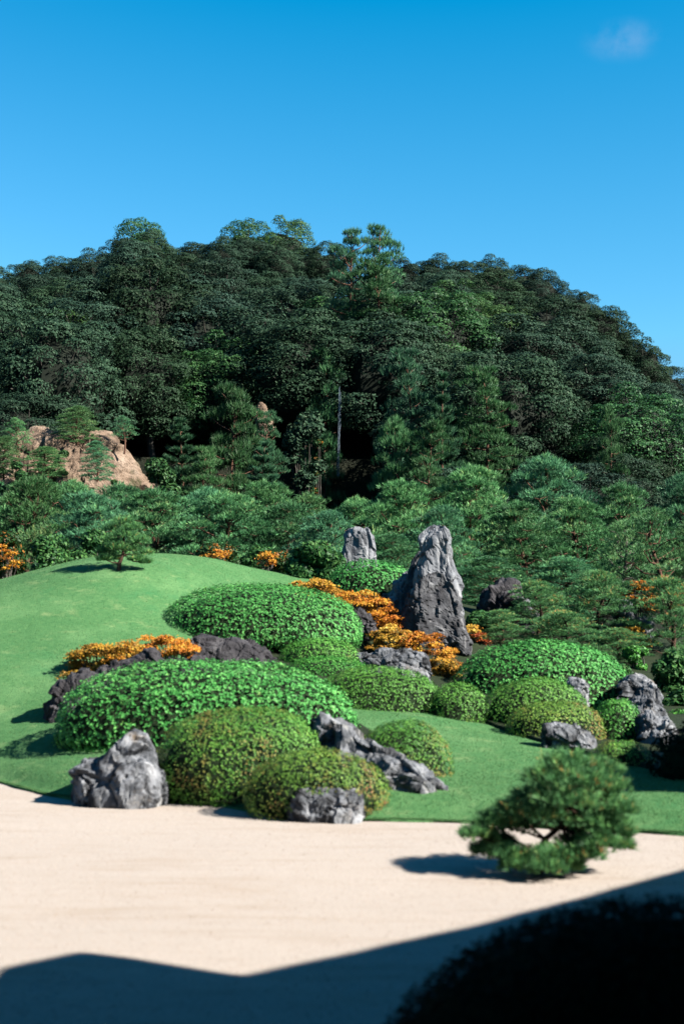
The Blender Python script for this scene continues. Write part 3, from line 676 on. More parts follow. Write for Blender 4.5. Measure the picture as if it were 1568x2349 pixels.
# ------------------------------------------------------------------ clipped shrubs
def shrub(label, l, r, top, base, Y, mat, leaf=0.05, dens=1500, seed=0, ry=0.8, tuck=0.28, lump=0.03, name='clipped_shrub', group=None, flat=1.0, sq=2.3):
    rng_ = np.random.default_rng(1000 + seed)
    a = at(l, base, Y); b = at(r, base, Y); tp = at((l + r) / 2, top, Y)
    cx = (a[0] + b[0]) / 2; rx = (b[0] - a[0]) / 2 - leaf * 0.3
    zb = min(a[2], T1(cx, Y)) - 0.03; H = tp[2] - zb - leaf * 0.35
    zc = zb + tuck * H; rz_up = H * (1 - tuck); rz_dn = H * tuck * 1.5
    ryy = rx * ry
    area = 2 * math.pi * (((rx * ryy) ** 1.6 + (rx * rz_up) ** 1.6 + (ryy * rz_up) ** 1.6) / 3) ** (1 / 1.6) * 1.15
    n = int(area * dens / 5.2)
    d = rand_dirs(n, rng_); d[:, 2] = np.where(d[:, 2] < -0.45, -d[:, 2], d[:, 2])
    # superellipse cross-section gives the full, cushion-like outline
    s_ = (np.abs(d[:, 0]) ** sq + np.abs(d[:, 1]) ** sq + np.abs(d[:, 2]) ** sq) ** (1 / sq)
    dn = d / s_[:, None]
    rzv = np.where(dn[:, 2] > 0, rz_up, rz_dn)
    def surf(dn, rzv, k):
        return np.stack([cx + dn[:, 0] * rx * k, Y + dn[:, 1] * ryy * k, zc + dn[:, 2] * rzv * k], 1)
    P = surf(dn, rzv, 1.0)
    bump = snoise(P, 2.4 / max(rx, 0.4) * 1.6, seed + 5, 3) * lump * 1.2 + snoise(P, 1.9 / leaf, seed + 9, 2) * leaf * 1.1
    depth = rng_.random(n) ** 1.2 * leaf * 2.3
    on = norm(np.stack([dn[:, 0] / rx, dn[:, 1] / ryy, dn[:, 2] / rzv], 1))
    P = P + on * (bump - depth)[:, None]
    ax = norm(on * 1.0 + np.array([0, 0, 0.12]) + 0.22 * rand_dirs(n, rng_))
    keep = P[:, 2] > zb - 0.05
    K_ = 5; nk = int(keep.sum())
    V, Q = rosette_quads(P[keep], ax[keep], K_, leaf * 0.92, leaf * 0.60, rng_)
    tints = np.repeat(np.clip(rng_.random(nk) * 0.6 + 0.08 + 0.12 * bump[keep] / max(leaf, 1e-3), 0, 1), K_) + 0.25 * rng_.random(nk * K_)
    loc = (cx, Y, zb)
    root = thing(name, label, 'shrub', loc, group)
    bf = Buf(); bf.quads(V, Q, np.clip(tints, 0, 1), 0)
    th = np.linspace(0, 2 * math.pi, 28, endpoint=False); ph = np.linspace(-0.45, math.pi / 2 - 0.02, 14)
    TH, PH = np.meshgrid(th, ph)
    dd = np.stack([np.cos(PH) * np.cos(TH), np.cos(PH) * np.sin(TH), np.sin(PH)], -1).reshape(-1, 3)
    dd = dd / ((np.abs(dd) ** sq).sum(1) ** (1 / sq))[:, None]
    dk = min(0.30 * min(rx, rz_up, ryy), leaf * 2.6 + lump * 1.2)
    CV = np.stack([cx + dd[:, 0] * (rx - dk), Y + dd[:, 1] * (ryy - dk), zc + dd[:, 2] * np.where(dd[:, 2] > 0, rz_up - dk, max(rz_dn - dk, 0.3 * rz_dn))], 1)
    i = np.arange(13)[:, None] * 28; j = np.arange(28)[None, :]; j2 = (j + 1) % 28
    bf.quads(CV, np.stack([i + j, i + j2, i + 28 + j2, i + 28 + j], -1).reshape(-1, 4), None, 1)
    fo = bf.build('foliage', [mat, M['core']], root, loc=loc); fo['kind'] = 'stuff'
    sb = Buf()
    for q in range(4):
        an = q * 1.57 + rng_.random()
        p0 = np.array([cx, Y, zb - 0.05]); p1 = p0 + np.array([math.cos(an) * rx * 0.35, math.sin(an) * ryy * 0.35, H * 0.5])
        tv, tq = tube([p0, (p0 + p1) / 2 + np.array([0, 0, 0.04]), p1], [0.03, 0.024, 0.014], 5); sb.quads(tv, tq)
    sb.build('stem', [M['greybark']], root, smooth=True, loc=loc)
    return root

AB, AO, AG, BU = M['azalea_bright'], M['azalea_olive'], M['azalea_green'], M['bush']
shrub('large upper dome of glossy green leaves at the foot of the lawn mound', 366, 832, 1337, 1500, 25.2, AB, 0.033, 4500, 1, ry=0.75, lump=0.05)
shrub('broad bright green shrub with big leaves, the widest, behind the front olive dome', 122, 826, 1514, 1748, 18.2, AB, 0.033, 4500, 2, ry=0.55, lump=0.05, tuck=0.3)
shrub('olive dome with rusty red patches at the gravel edge, tallest of the front shrubs', 360, 758, 1619, 1852, 15.95, AO, 0.018, 12500, 3, ry=0.8, tuck=0.36)
shrub('smallest front olive dome behind the low dark block of rock', 563, 890, 1719, 1878, 14.78, AO, 0.018, 12500, 4, ry=0.75, tuck=0.36)
shrub('yellow-green dome behind the long slanting rock on the lawn', 815, 1040, 1651, 1818, 16.0, AO, 0.018, 12500, 5, ry=0.8, tuck=0.34)
shrub('low rear olive cushion just below the large upper dome', 636, 826, 1463, 1552, 23.4, AG, 0.020, 9800, 6, ry=0.8)
shrub('low olive cushion squeezed between the rear cushion and the dark green dome', 648, 852, 1503, 1580, 22.3, AG, 0.020, 9800, 7, ry=0.7)
shrub('wide dark olive dome at the crest of the front lawn', 716, 1022, 1528, 1664, 20.8, AG, 0.020, 9800, 8, ry=0.6)
shrub('small round dome at the lawn crest right of the wide dark olive dome', 972, 1124, 1566, 1680, 20.5, AG, 0.020, 9800, 9, ry=0.8, tuck=0.34)
shrub('large bright green dome right of the tall spire rock', 1036, 1452, 1464, 1650, 24.0, AB, 0.033, 4500, 10, ry=0.6, lump=0.05)
shrub('middle dome of the three stacked below the large bright right-hand dome', 1102, 1356, 1553, 1704, 20.5, AG, 0.020, 9800, 11, ry=0.65, tuck=0.34)
shrub('front dome with a rusty right side behind the low brownish boulder', 1158, 1392, 1605, 1720, 19.6, AO, 0.018, 12500, 12, ry=0.65, tuck=0.34)
shrub('vivid green dome at the right, beside the rounded grey boulder', 1350, 1482, 1604, 1724, 19.7, AG, 0.020, 9800, 13, ry=0.8, tuck=0.34)
shrub('low speckled cushion at the right end of the lawn crest', 1356, 1500, 1694, 1784, 17.3, AO, 0.018, 12500, 14, ry=0.7)
shrub('dark dome in deep shade at the right edge of the lawn', 1486, 1740, 1656, 1818, 16.5, M['azalea_shaded'], 0.04, 3600, 15, ry=0.8, tuck=0.34)
shrub('small yellow-green dome at the right edge behind the rounded boulder', 1512, 1640, 1622, 1690, 24.3, AG, 0.05, 2600, 16, ry=0.8)
shrub('clipped green dome in front of the broad pale standing stone', 742, 952, 1284, 1385, 30.6, AB, 0.033, 4500, 17, ry=0.7, lump=0.05)
shrub('huge dark shrub in the near shade at the bottom right corner', 740, 2300, 2064, 2480, 6.3, M['azalea_shaded'], 0.026, 8500, 20, ry=0.62, lump=0.012, tuck=0.3, sq=2.1)

# looser natural bushes
def bush(label, l, r, top, base, Y, mat, leaf=0.08, n=5000, seed=0, lobes=10, name='leafy_bush', cat='shrub', group=None):
    rng_ = np.random.default_rng(2000 + seed)
    a = at(l, base, Y); b = at(r, top, Y); cx = (a[0] + b[0]) / 2; rx = (b[0] - a[0]) / 2; zb = min(a[2], gz(cx, Y)) - 0.05; H = b[2] - zb
    loc = (cx, Y, zb); root = thing(name, label, cat, loc, group)
    bf = Buf(); sb = Buf()
    for q in range(lobes):
        an = rng_.uniform(0, 6.28); rr = math.sqrt(rng_.random()) * 0.62
        lr = min(rx, H) * rng_.uniform(0.3, 0.45)
        ztop = zb + H * (1 - 0.55 * rr * rr * 2) - lr * 0.7
        zc_ = rng_.uniform(zb + 0.15 * H, ztop) if q > lobes // 2 else ztop
        c_ = np.array([cx + math.cos(an) * rr * rx * 1.1, Y + math.sin(an) * rr * rx * 0.7, zc_])
        k = n // lobes; dd = rand_dirs(k, rng_)
        P = c_ + dd * np.array([1.15, 1.0, 0.85]) * lr * (0.62 + 0.42 * rng_.random((k, 1)) ** 0.5)
        nn = norm(dd + 0.8 * rand_dirs(k, rng_) + np.array([0, 0, 0.35]))
        s_ = leaf * rng_.uniform(0.6, 1.2, k)
        V, Q = leaf_quads(P, nn, s_ * 1.2, s_ * 0.6, rng_); bf.quads(V, Q, rng_.random(k))
        p0 = np.array([cx, Y, zb]); mid = (p0 + c_) / 2 + rng_.normal(size=3) * 0.05
        tv, tq = tube([p0, mid, c_], [0.03, 0.02, 0.008], 5); sb.quads(tv, tq)
    f_ = bf.build('foliage', [mat], root, loc=loc); f_['kind'] = 'stuff'
    sb.build('stem', [M['greybark']], root, smooth=True, loc=loc)
    return root
bush('dark leafy bush beside the broad pale standing stone', 648, 806, 1240, 1345, 31.6, BU, 0.1, 7000, 1, 16)
bush('large-leaved bush at the right edge above the rounded boulder', 1480, 1640, 1492, 1620, 27.0, BU, 0.1, 6500, 2, 16)
bush('green bush at the right edge behind the yellow-green dome', 1500, 1660, 1565, 1670, 25.6, BU, 0.09, 5500, 3, 14)
bush('small fresh green bush under the amber maple on the right', 1424, 1492, 1474, 1540, 29.0, M['azalea_green'], 0.06, 4000, 4, 8)
bush('bush with scattered orange leaves behind the lawn mound crest', 440, 560, 1238, 1320, 33.0, M['bush_orange'], 0.08, 4500, 5, 12)
bush('green bush filling the gap behind the lawn right of the mound', 545, 668, 1250, 1330, 33.4, BU, 0.09, 4500, 6, 12)
bush('bush with orange tips beside the dark leafy bush', 585, 690, 1258, 1330, 32.6, M['bush_orange'], 0.07, 3500, 7, 10)
bush('dark undergrowth bush with orange leaves at the left edge', -60, 70, 1205, 1360, 32.0, M['bush_orange'], 0.09, 5500, 8, 14)
bush('dark bush in shade under the left pines', 40, 200, 1225, 1340, 32.5, BU, 0.09, 5500, 9, 14)
bush('dark bush below the deep green pine left of the mound crest', 150, 300, 1215, 1310, 33.0, BU, 0.09, 5500, 10, 14)
bush('leafy shrub climbing the dark cliff beside the waterfall', 640, 760, 930, 1090, 75.5, M['oak'], 0.2, 5000, 11, 16)
bush('yellow-tipped creeper bush on the cliff beside the waterfall', 715, 752, 1000, 1070, 75.0, M['bush_orange'], 0.17, 1300, 12, 8)
bush('low green thicket at the foot of the bluff', 300, 420, 1040, 1150, 64.0, M['oak_fresh'], 0.2, 4000, 13, 12)
bush('shadowed green undergrowth between the large right dome and the rusty pine', 1330, 1450, 1500, 1560, 27.2, BU, 0.08, 3500, 14, 10)
bush('dim undergrowth right of the tall spire below the pines', 1060, 1150, 1400, 1500, 30.0, BU, 0.08, 3500, 15, 10)

for q_, (l_, r_, t_, b_, Y_) in enumerate([(10, 70, 1055, 1110, 63.6), (70, 130, 1075, 1120, 62.8), (-30, 20, 1040, 1110, 64.0), (128, 165, 1005, 1030, 65.3), (250, 282, 1065, 1090, 63.8)]):
    bush(['scrubby bush low on the left end of the tan bluff', 'scrubby bush at the foot of the tan bluff, left of the bright small pine', 'scrubby bush on the bluff at the left edge', 'scrubby tuft on the tan bluff under the spreading pine', 'small green tuft on the bare face of the tan bluff'][q_], l_, r_, t_, b_, Y_, M['oak_fresh'], 0.17, 1500, 30 + q_, 8)
# autumn bushes
def maple(label, l, r, top, base, Y, mat, leaf=0.05, n=6000, seed=0, tiers=26, name='autumn_maple', slope=0.0, group=None):
    rng_ = np.random.default_rng(3000 + seed)
    a = at(l, base, Y); b = at(r, top, Y); cx = (a[0] + b[0]) / 2; rx = (b[0] - a[0]) / 2; zb = a[2] - 0.1; H = b[2] - a[2]
    loc = (cx, Y, min(zb, T1(cx, Y))); root = thing(name, label, 'shrub', loc, group)
    n = int(n * 1.35); tiers *= 2; leaf *= 0.78; bf = Buf(); sb = Buf(); per = n // tiers
    for q in range(tiers):
        ux = rng_.uniform(-0.92, 0.92); uy = rng_.uniform(-1, 1)
        env = math.sqrt(max(0.05, 1 - ux * ux * 0.8))
        f_ = rng_.random() ** 0.7
        c_ = np.array([cx + ux * rx, Y + uy * 0.55 * min(rx, 1.0), a[2] + H * (0.05 + 0.85 * env * f_) + slope * ux * H])
        R_ = rng_.uniform(0.12, 0.28) * min(1.0, max(rx, 0.5) * 1.2)
        th = rng_.uniform(0, 6.28, per); rr = np.sqrt(rng_.random(per)) * R_ * (1 + 0.4 * np.sin(th * 5 + q))
        P = c_ + np.stack([np.cos(th) * rr, np.sin(th) * rr, rng_.normal(size=per) * R_ * 0.13 - rr * 0.22], 1)
        nn = norm(np.array([0.15, -0.3, 0.8]) + 0.75 * rand_dirs(per, rng_))
        s_ = leaf * rng_.uniform(0.6, 1.25, per)
        V, Q = leaf_quads(P, nn, s_, s_ * 0.75, rng_); bf.quads(V, Q, np.clip(rng_.random(per) * 0.5 + rng_.random() * 0.75 - 0.2, 0, 1))
        p0 = np.array([cx + ux * rx * 0.45, Y, zb - 0.1]); mid = (p0 + c_) / 2 + np.array([ux * 0.05, 0, 0.05])
        tv, tq = tube([p0, mid, c_], [0.012, 0.008, 0.003], 4); sb.quads(tv, tq)
    f2 = bf.build('foliage', [mat], root, loc=loc); f2['kind'] = 'stuff'
    sb.build('stem', [M['greybark']], root, smooth=True, loc=loc)
    return root
MO, MY, MR = M['maple_orange'], M['maple_yellow'], M['maple_red']
maple('amber yellow bush at the left above the dark ridge of rock', 152, 330, 1455, 1545, 21.4, MY, 0.05, 7000, 1, 26, slope=0.15)
maple('orange bush between the amber bush and the dark hump of rock', 285, 455, 1450, 1525, 21.9, MO, 0.05, 6000, 2, 22)
maple('orange bush along the top of the large upper dome, beside the leafy bush', 652, 790, 1320, 1385, 28.2, MY, 0.055, 5500, 3, 20, slope=-0.2)
maple('deep orange bush left of the dark slab', 752, 915, 1345, 1445, 27.8, MO, 0.055, 8500, 4, 30, slope=-0.1)
maple('golden bush spilling in front of the dark slab', 826, 960, 1425, 1520, 26.0, MY, 0.055, 6500, 5, 24)
maple('orange golden bush at the foot of the dark slab', 930, 1060, 1440, 1560, 25.4, MO, 0.055, 6500, 6, 24, slope=-0.25)
maple('thin yellowish bush between the flat ledge and the large right-hand dome', 975, 1058, 1500, 1570, 24.6, MY, 0.05, 3500, 7, 14)
maple('small red maple right of the dark slab', 1084, 1116, 1440, 1482, 28.9, MR, 0.05, 700, 8, 5)
maple('small yellow maple pressed against the right side of the dark slab', 1060, 1100, 1425, 1480, 29.0, MY, 0.05, 1500, 9, 7)
maple('orange maple among the pines at the far right, beside the leaning red trunk', 1425, 1505, 1322, 1410, 33.5, MO, 0.06, 4500, 10, 18)
maple('amber maple below the orange one at the far right', 1425, 1482, 1425, 1490, 31.0, MY, 0.055, 3000, 11, 12)
maple('tiny orange maple peeking over the mound crest', 470, 520, 1245, 1285, 32.0, MO, 0.05, 800, 12, 6)
maple('tiny orange maple at the far end of the lawn', 596, 630, 1258, 1296, 32.0, MO, 0.05, 600, 13, 5)
maple('orange leaves of a low maple at the left edge under the pines', -20, 45, 1235, 1320, 31.6, MO, 0.055, 700, 14, 6)

# ------------------------------------------------------------------ pines
def pine_garden(seed, h=4.6, w=3.4, npads=36, tufts=165, k=8, L=0.145, W=0.017, low=0.06, bend=0.25, mat='needle', bark='redbark'):
    rng_ = np.random.default_rng(4000 + seed)
    tz = np.linspace(0, 0.9, 9); ph = rng_.uniform(0, 6.28, 2)
    path = np.stack([bend * np.sin(tz * 5 + ph[0]) * tz, bend * np.sin(tz * 4 + ph[1]) * tz, tz * h], 1)
    tb = Buf(); tv, tq = tube(path, np.linspace(0.12, 0.03, 9) * h / 4.6, 8); tb.quads(tv, tq)
    cb = Buf()
    for q in range(npads):
        f = low + (1 - low) * ((q + 0.5) / npads) ** 0.85
        rr = w / 2 * math.sqrt(max(0.0, 1 - max(0, (f - 0.30) / 0.72) ** 2.1))
        an = q * 2.399 + rng_.uniform(-0.4, 0.4)
        pr = w * rng_.uniform(0.15, 0.23) * (1.0 if f < 0.85 else 0.85)
        rad = max(0.0, rr - pr * 0.75) * (1.0 if q % 4 else 0.45)
        zt = f * h
        ti = np.array([np.interp(max(0.05, f - 0.16) * h, path[:, 2], path[:, c]) for c in range(3)])
        c_ = np.array([ti[0] * 0.6 + math.cos(an) * rad, ti[1] * 0.6 + math.sin(an) * rad, zt - pr * 0.35])
        n = tufts; r_ = np.sqrt(rng_.random(n)); th = rng_.uniform(0, 6.28, n)
        lob = 1 + 0.28 * np.sin(th * 3 + q) + 0.15 * np.sin(th * 5 + 2 * q)
        x, y = np.cos(th) * r_ * lob, np.sin(th) * r_ * lob
        z = 0.46 * (1 - r_ ** 2) * rng_.uniform(0.3, 1.05, n) - 0.10 * r_ + 0.04 * rng_.normal(size=n)
        P = c_ + np.stack([x, y, z], 1) * pr
        D = norm(np.stack([x * 0.75, y * 0.75, 0.75 + 0 * x], 1) + 0.35 * rand_dirs(n, rng_))
        V, Tt = needle_tris(P, D, k, L, W, 0.62, rng_)
        base_t = np.repeat(np.clip(rng_.uniform(-0.2, 0.2) + 0.6 * rng_.random(n) + 0.25 * (z / 0.46) + 0.1, 0, 1), k)
        cb.tris(V, Tt, np.clip(base_t + 0.12 * rng_.normal(size=n * k), 0, 1))
        m_ = (ti + c_) / 2 + np.array([0, 0, -0.06 * h * rng_.random()]) + rng_.normal(size=3) * 0.05
        tv, tq = tube([ti, m_, c_ - np.array([0, 0, pr * 0.12])], np.array([0.042, 0.03, 0.014]) * h / 4.6, 5); tb.quads(tv, tq)
        for s_ in range(3):
            a2 = rng_.uniform(0, 6.28); e_ = c_ + np.array([math.cos(a2), math.sin(a2), 0.12]) * pr * 0.75
            tv, tq = tube([c_ - np.array([0, 0, pr * 0.12]), (c_ + e_) / 2 - np.array([0, 0, pr * 0.05]), e_], np.array([0.016, 0.011, 0.006]) * h / 4.6, 4); tb.quads(tv, tq)
    cr = cb.build('crown', [M[mat]]); tr = tb.build('trunk', [M[bark]], smooth=True)
    parts = [('trunk', tr.data), ('crown', cr.data)]
    bpy.data.objects.remove(cr); bpy.data.objects.remove(tr)
    return parts, h, w

def pine_tall(seed, h=12.0, w=5.0, whorls=14, start=0.16, L=0.34, W=0.042, k=7, cone=0.9, bark='redbark', tufts=95):
    rng_ = np.random.default_rng(5000 + seed)
    tz = np.linspace(0, 1, 10); ph = rng_.uniform(0, 6.28)
    path = np.stack([0.22 * np.sin(tz * 4 + ph) * tz, 0.2 * np.cos(tz * 3 + ph) * tz, tz * h * 0.97], 1)
    tb = Buf(); tv, tq = tube(path, np.linspace(0.2, 0.035, 10) * h / 12, 7); tb.quads(tv, tq)
    cb = Buf()
    for q in range(whorls):
        f = start + (1 - start) * (q + 0.4 * rng_.random()) / (whorls - 0.3)
        g_ = (f - start) / (1 - start)
        ln_ = w / 2 * (1 - g_ ** 1.5 * cone) * (0.75 + 0.25 * min(1, g_ * 6)) * rng_.uniform(0.85, 1.1)
        nb = 5 if g_ < 0.85 else 3
        a0 = rng_.uniform(0, 6.28)
        for b_ in range(nb):
            an = a0 + b_ * 6.28 / nb + rng_.uniform(-0.4, 0.4); l_ = ln_ * rng_.uniform(0.6, 1.12)
            p0 = np.array([np.interp(f * h, path[:, 2], path[:, c]) for c in range(3)])
            dirv = np.array([math.cos(an), math.sin(an), 0.05 + 0.35 * g_])
            p1 = p0 + dirv * l_ * 0.6 - np.array([0, 0, 0.04 * l_]); p2 = p0 + dirv * l_ + np.array([0, 0, 0.10 * l_])
            tv, tq = tube([p0, p1, p2], np.array([0.05, 0.035, 0.012]) * h / 12, 4); tb.quads(tv, tq)
            n = int(tufts * (0.4 + 0.6 * l_ / (w / 2)))
            t_ = rng_.uniform(0.3, 1.05, n); side = rng_.normal(size=n) * 0.20 * l_ * np.clip(t_ * 1.3, 0.3, 1)
            pv = np.array([-math.sin(an), math.cos(an), 0])
            P = p0 + dirv * l_ * t_[:, None] + pv * side[:, None] + np.array([0, 0, 1.0]) * (rng_.normal(size=n) * 0.05 * l_ + 0.06 * l_ * (t_ ** 2))[:, None]
            D = norm(np.array([0, 0, 0.8]) + dirv * 0.5 + pv * (np.sign(side) * 0.3)[:, None] + 0.35 * rand_dirs(n, rng_))
            V, Tt = needle_tris(P, D, k, L, W, 0.6, rng_)
            cb.tris(V, Tt, np.clip(np.repeat(rng_.random(n) * 0.7, k) + 0.25 * rng_.random(n * k), 0, 1))
    cr = cb.build('crown', [M['needle_far']]); tr = tb.build('trunk', [M[bark]], smooth=True)
    parts = [('trunk', tr.data), ('crown', cr.data)]
    bpy.data.objects.remove(cr); bpy.data.objects.remove(tr)
    return parts, h, w

def pine_crag(seed, h=14.0, w=6.0, nbr=70, start=0.12, L=0.36, W=0.045, k=7, tufts=75, top=0.35, bark='redbark'):
    """irregular wild pine: flat foliage plates at uneven heights, rounded top"""
    rng_ = np.random.default_rng(5500 + seed)
    tz = np.linspace(0, 1, 12); ph = rng_.uniform(0, 6.28)
    path = np.stack([0.35 * np.sin(tz * 5 + ph) * tz, 0.3 * np.cos(tz * 4 + ph) * tz, tz * h * 0.96], 1)
    tb = Buf(); tv, tq = tube(path, np.linspace(0.22, 0.05, 12) * h / 14, 7); tb.quads(tv, tq)
    cb = Buf()
    for q in range(nbr):
        f = start + (1 - start) * (q + rng_.random()) / nbr
        g_ = (f - start) / (1 - start)
        env = math.sqrt(max(0.02, 1 - max(0.0, (g_ - top) / (1.02 - top)) ** 2))
        an = q * 2.4 + rng_.uniform(-0.9, 0.9); l_ = w / 2 * env * rng_.uniform(0.45, 1.1)
        p0 = np.array([np.interp(f * h * 0.95, path[:, 2], path[:, c]) for c in range(3)])
        dirv = np.array([math.cos(an), math.sin(an), rng_.uniform(-0.1, 0.25) + 0.5 * g_ ** 3])
        tip = p0 + dirv * l_
        tv, tq = tube([p0, p0 + dirv * l_ * 0.55 - np.array([0, 0, 0.05 * l_]), tip], np.array([0.05, 0.035, 0.012]) * h / 14, 4); tb.quads(tv, tq)
        n = int(tufts * (0.35 + 0.65 * l_ / (w / 2)))
        cc = p0 + dirv * l_ * 0.72; pr = l_ * 0.42 + 0.25
        r_ = np.sqrt(rng_.random(n)); th = rng_.uniform(0, 6.28, n)
        x, y = np.cos(th) * r_, np.sin(th) * r_ * 0.8
        P = cc + np.stack([x * pr, y * pr, (0.26 * (1 - r_ ** 2) + 0.05 * rng_.normal(size=n)) * pr], 1)
        D = norm(np.stack([x * 0.7, y * 0.7, 0.8 + 0 * x], 1) + 0.35 * rand_dirs(n, rng_))
        V, Tt = needle_tris(P, D, k, L, W, 0.6, rng_)
        cb.tris(V, Tt, np.clip(np.repeat(rng_.random(n) * 0.7, k) + 0.25 * rng_.random(n * k), 0, 1))
    cr = cb.build('crown', [M['needle_far']]); tr = tb.build('trunk', [M[bark]], smooth=True)
    parts = [('trunk', tr.data), ('crown', cr.data)]
    bpy.data.objects.remove(cr); bpy.data.objects.remove(tr)
    return parts, h, w

GP = [pine_garden(s, bend=0.25) for s in range(5)]
GP_W = [pine_garden(20 + s, h=3.0, w=2.6, npads=26, tufts=130, L=0.13, W=0.013, mat='needle_warm', bark='bark', low=0.1) for s in range(3)]
GP_S = [pine_garden(30, h=4.4, w=3.2, npads=22, tufts=40, k=9, L=0.2, low=0.3, bark='greybark'), pine_garden(31, h=4.6, w=3.2, npads=18, tufts=80, low=0.45, bend=0.4)]
TP = [pine_tall(0), pine_crag(1, 9.0, 5.0, 46), pine_crag(2, 15.0, 6.0, 84, start=0.05, top=0.6), pine_crag(3, 12.0, 5.0, 60), pine_tall(2)]

rngp = np.random.default_rng(77)
def place_pine(proto, name, label, dx, top, wd, Y, group=None, cat='pine tree', zmin=None, rz=None, hfix=None):
    parts, h, w = proto
    c_ = at(dx, top, Y); zb = gz(c_[0], Y) - 0.05 if zmin is None else zmin
    H = c_[2] - zb; s_ = wd * mpp(Y) / w
    return put_copy(parts, name, label, cat, (c_[0], Y, zb), group, rngp.uniform(0, 6.28) if rz is None else rz, (s_, s_, H / h))

belt = [
 (-70, 1092, 290, 44.0, 0, 'GP', 'grey-green garden pine cut by the left edge, in the pine belt'),
 (70, 1094, 260, 42.5, 1, 'GP', 'full pale green garden pine at the far left of the pine belt'),
 (175, 1102, 220, 46.0, 2, 'GP', 'garden pine of the belt directly below the tan bluff'),
 (262, 1108, 230, 44.0, 3, 'GP', 'light green garden pine above the small pine on the mound'),
 (210, 1128, 250, 36.5, 4, 'GP', 'deep green pine with dark tiers left of the small mound pine'),
 (360, 1122, 290, 40.0, 0, 'GP', 'wide pale garden pine behind the mound crest'),
 (470, 1118, 230, 45.0, 1, 'GP', 'garden pine at the back of the belt under the dark cliff foot'),
 (520, 1128, 280, 39.0, 2, 'GP', 'bright spreading pine with dark crooked branches behind the mound'),
 (590, 1102, 240, 47.0, 3, 'GP', 'grey-green rear pine top below the cliff strip'),
 (650, 1150, 260, 39.5, 4, 'GP', 'low spreading pine above the leafy bush beside the lawn end'),
 (700, 1132, 220, 45.5, 0, 'GP', 'rear belt pine just left of the waterfall foot'),
 (745, 1172, 200, 37.5, 1, 'GP', 'bluish pine directly behind the broad pale standing stone'),
 (820, 1140, 190, 44.5, 2, 'GP', 'yellowish pine top to the right of the waterfall foot'),
 (905, 1100, 240, 42.0, 3, 'GP', 'dome-shaped pine with pink branches between the two standing stones'),
 (890, 1222, 190, 35.5, 4, 'GP', 'low pine filling the gap between the standing stone and the spire'),
 (1080, 1068, 250, 42.5, 0, 'GP', 'yellow-tipped domed pine behind the tall spire'),
 (1010, 1160, 200, 38.5, 1, 'GP', 'lower pine crown immediately behind the spire top'),
 (1258, 1043, 270, 44.0, 2, 'GP', 'tallest garden pine of the belt, with a rounded grey-green top'),
 (1200, 1150, 250, 39.5, 3, 'GP', 'green pine with red branches below the tallest garden pine'),
 (1320, 1140, 250, 40.5, 4, 'GP', 'bright tiered pine right below the tallest garden pine'),
 (1430, 1108, 220, 44.0, 0, 'GP', 'garden pine with pale forked branches near the right edge'),
 (1425, 1195, 170, 38.0, 0, 'GP_S', 'sparse pine with thin grey trunk above the orange maple'),
 (1512, 1165, 200, 37.0, 1, 'GP_S', 'pine with a leaning red trunk at the far right'),
 (1580, 1088, 230, 46.5, 1, 'GP', 'dark pine top cut by the right edge'),
 (1610, 1190, 210, 39.0, 2, 'GP', 'pine cut by the right edge below the dark pine top'),
 (1130, 1275, 210, 34.5, 3, 'GP', 'green pine mass right of the tall spire'),
 (1300, 1275, 190, 35.5, 4, 'GP', 'pine crown between the rusty pine and the tiered pine'),
 (1232, 1332, 190, 30.6, 0, 'GP_W', 'round rusty-tipped pine over the black wedge of rock'),
 (1370, 1308, 200, 31.5, 1, 'GP_W', 'dark rusty pine behind the right end of the large bright dome'),
 (1150, 1398, 150, 29.4, 1, 'GP_W', 'low rusty pine spreading left of the round rusty pine'),
 (1290, 1400, 190, 29.2, 2, 'GP_W', 'low dark pine just above the large bright dome'),
 (1420, 1440, 150, 29.6, 0, 'GP_W', 'low dark pine right of the large bright dome, under the amber maple'),
 (1540, 1322, 210, 31.0, 2, 'GP_W', 'dark spreading pine at the right edge, above the large-leaved bush'),
]
for dx, top, wd, Y, vi, kind, label in belt:
    place_pine({'GP': GP, 'GP_W': GP_W, 'GP_S': GP_S}[kind][vi], 'garden_pine', label, dx, top, wd, Y, 'garden pines in the belt behind the lawn')

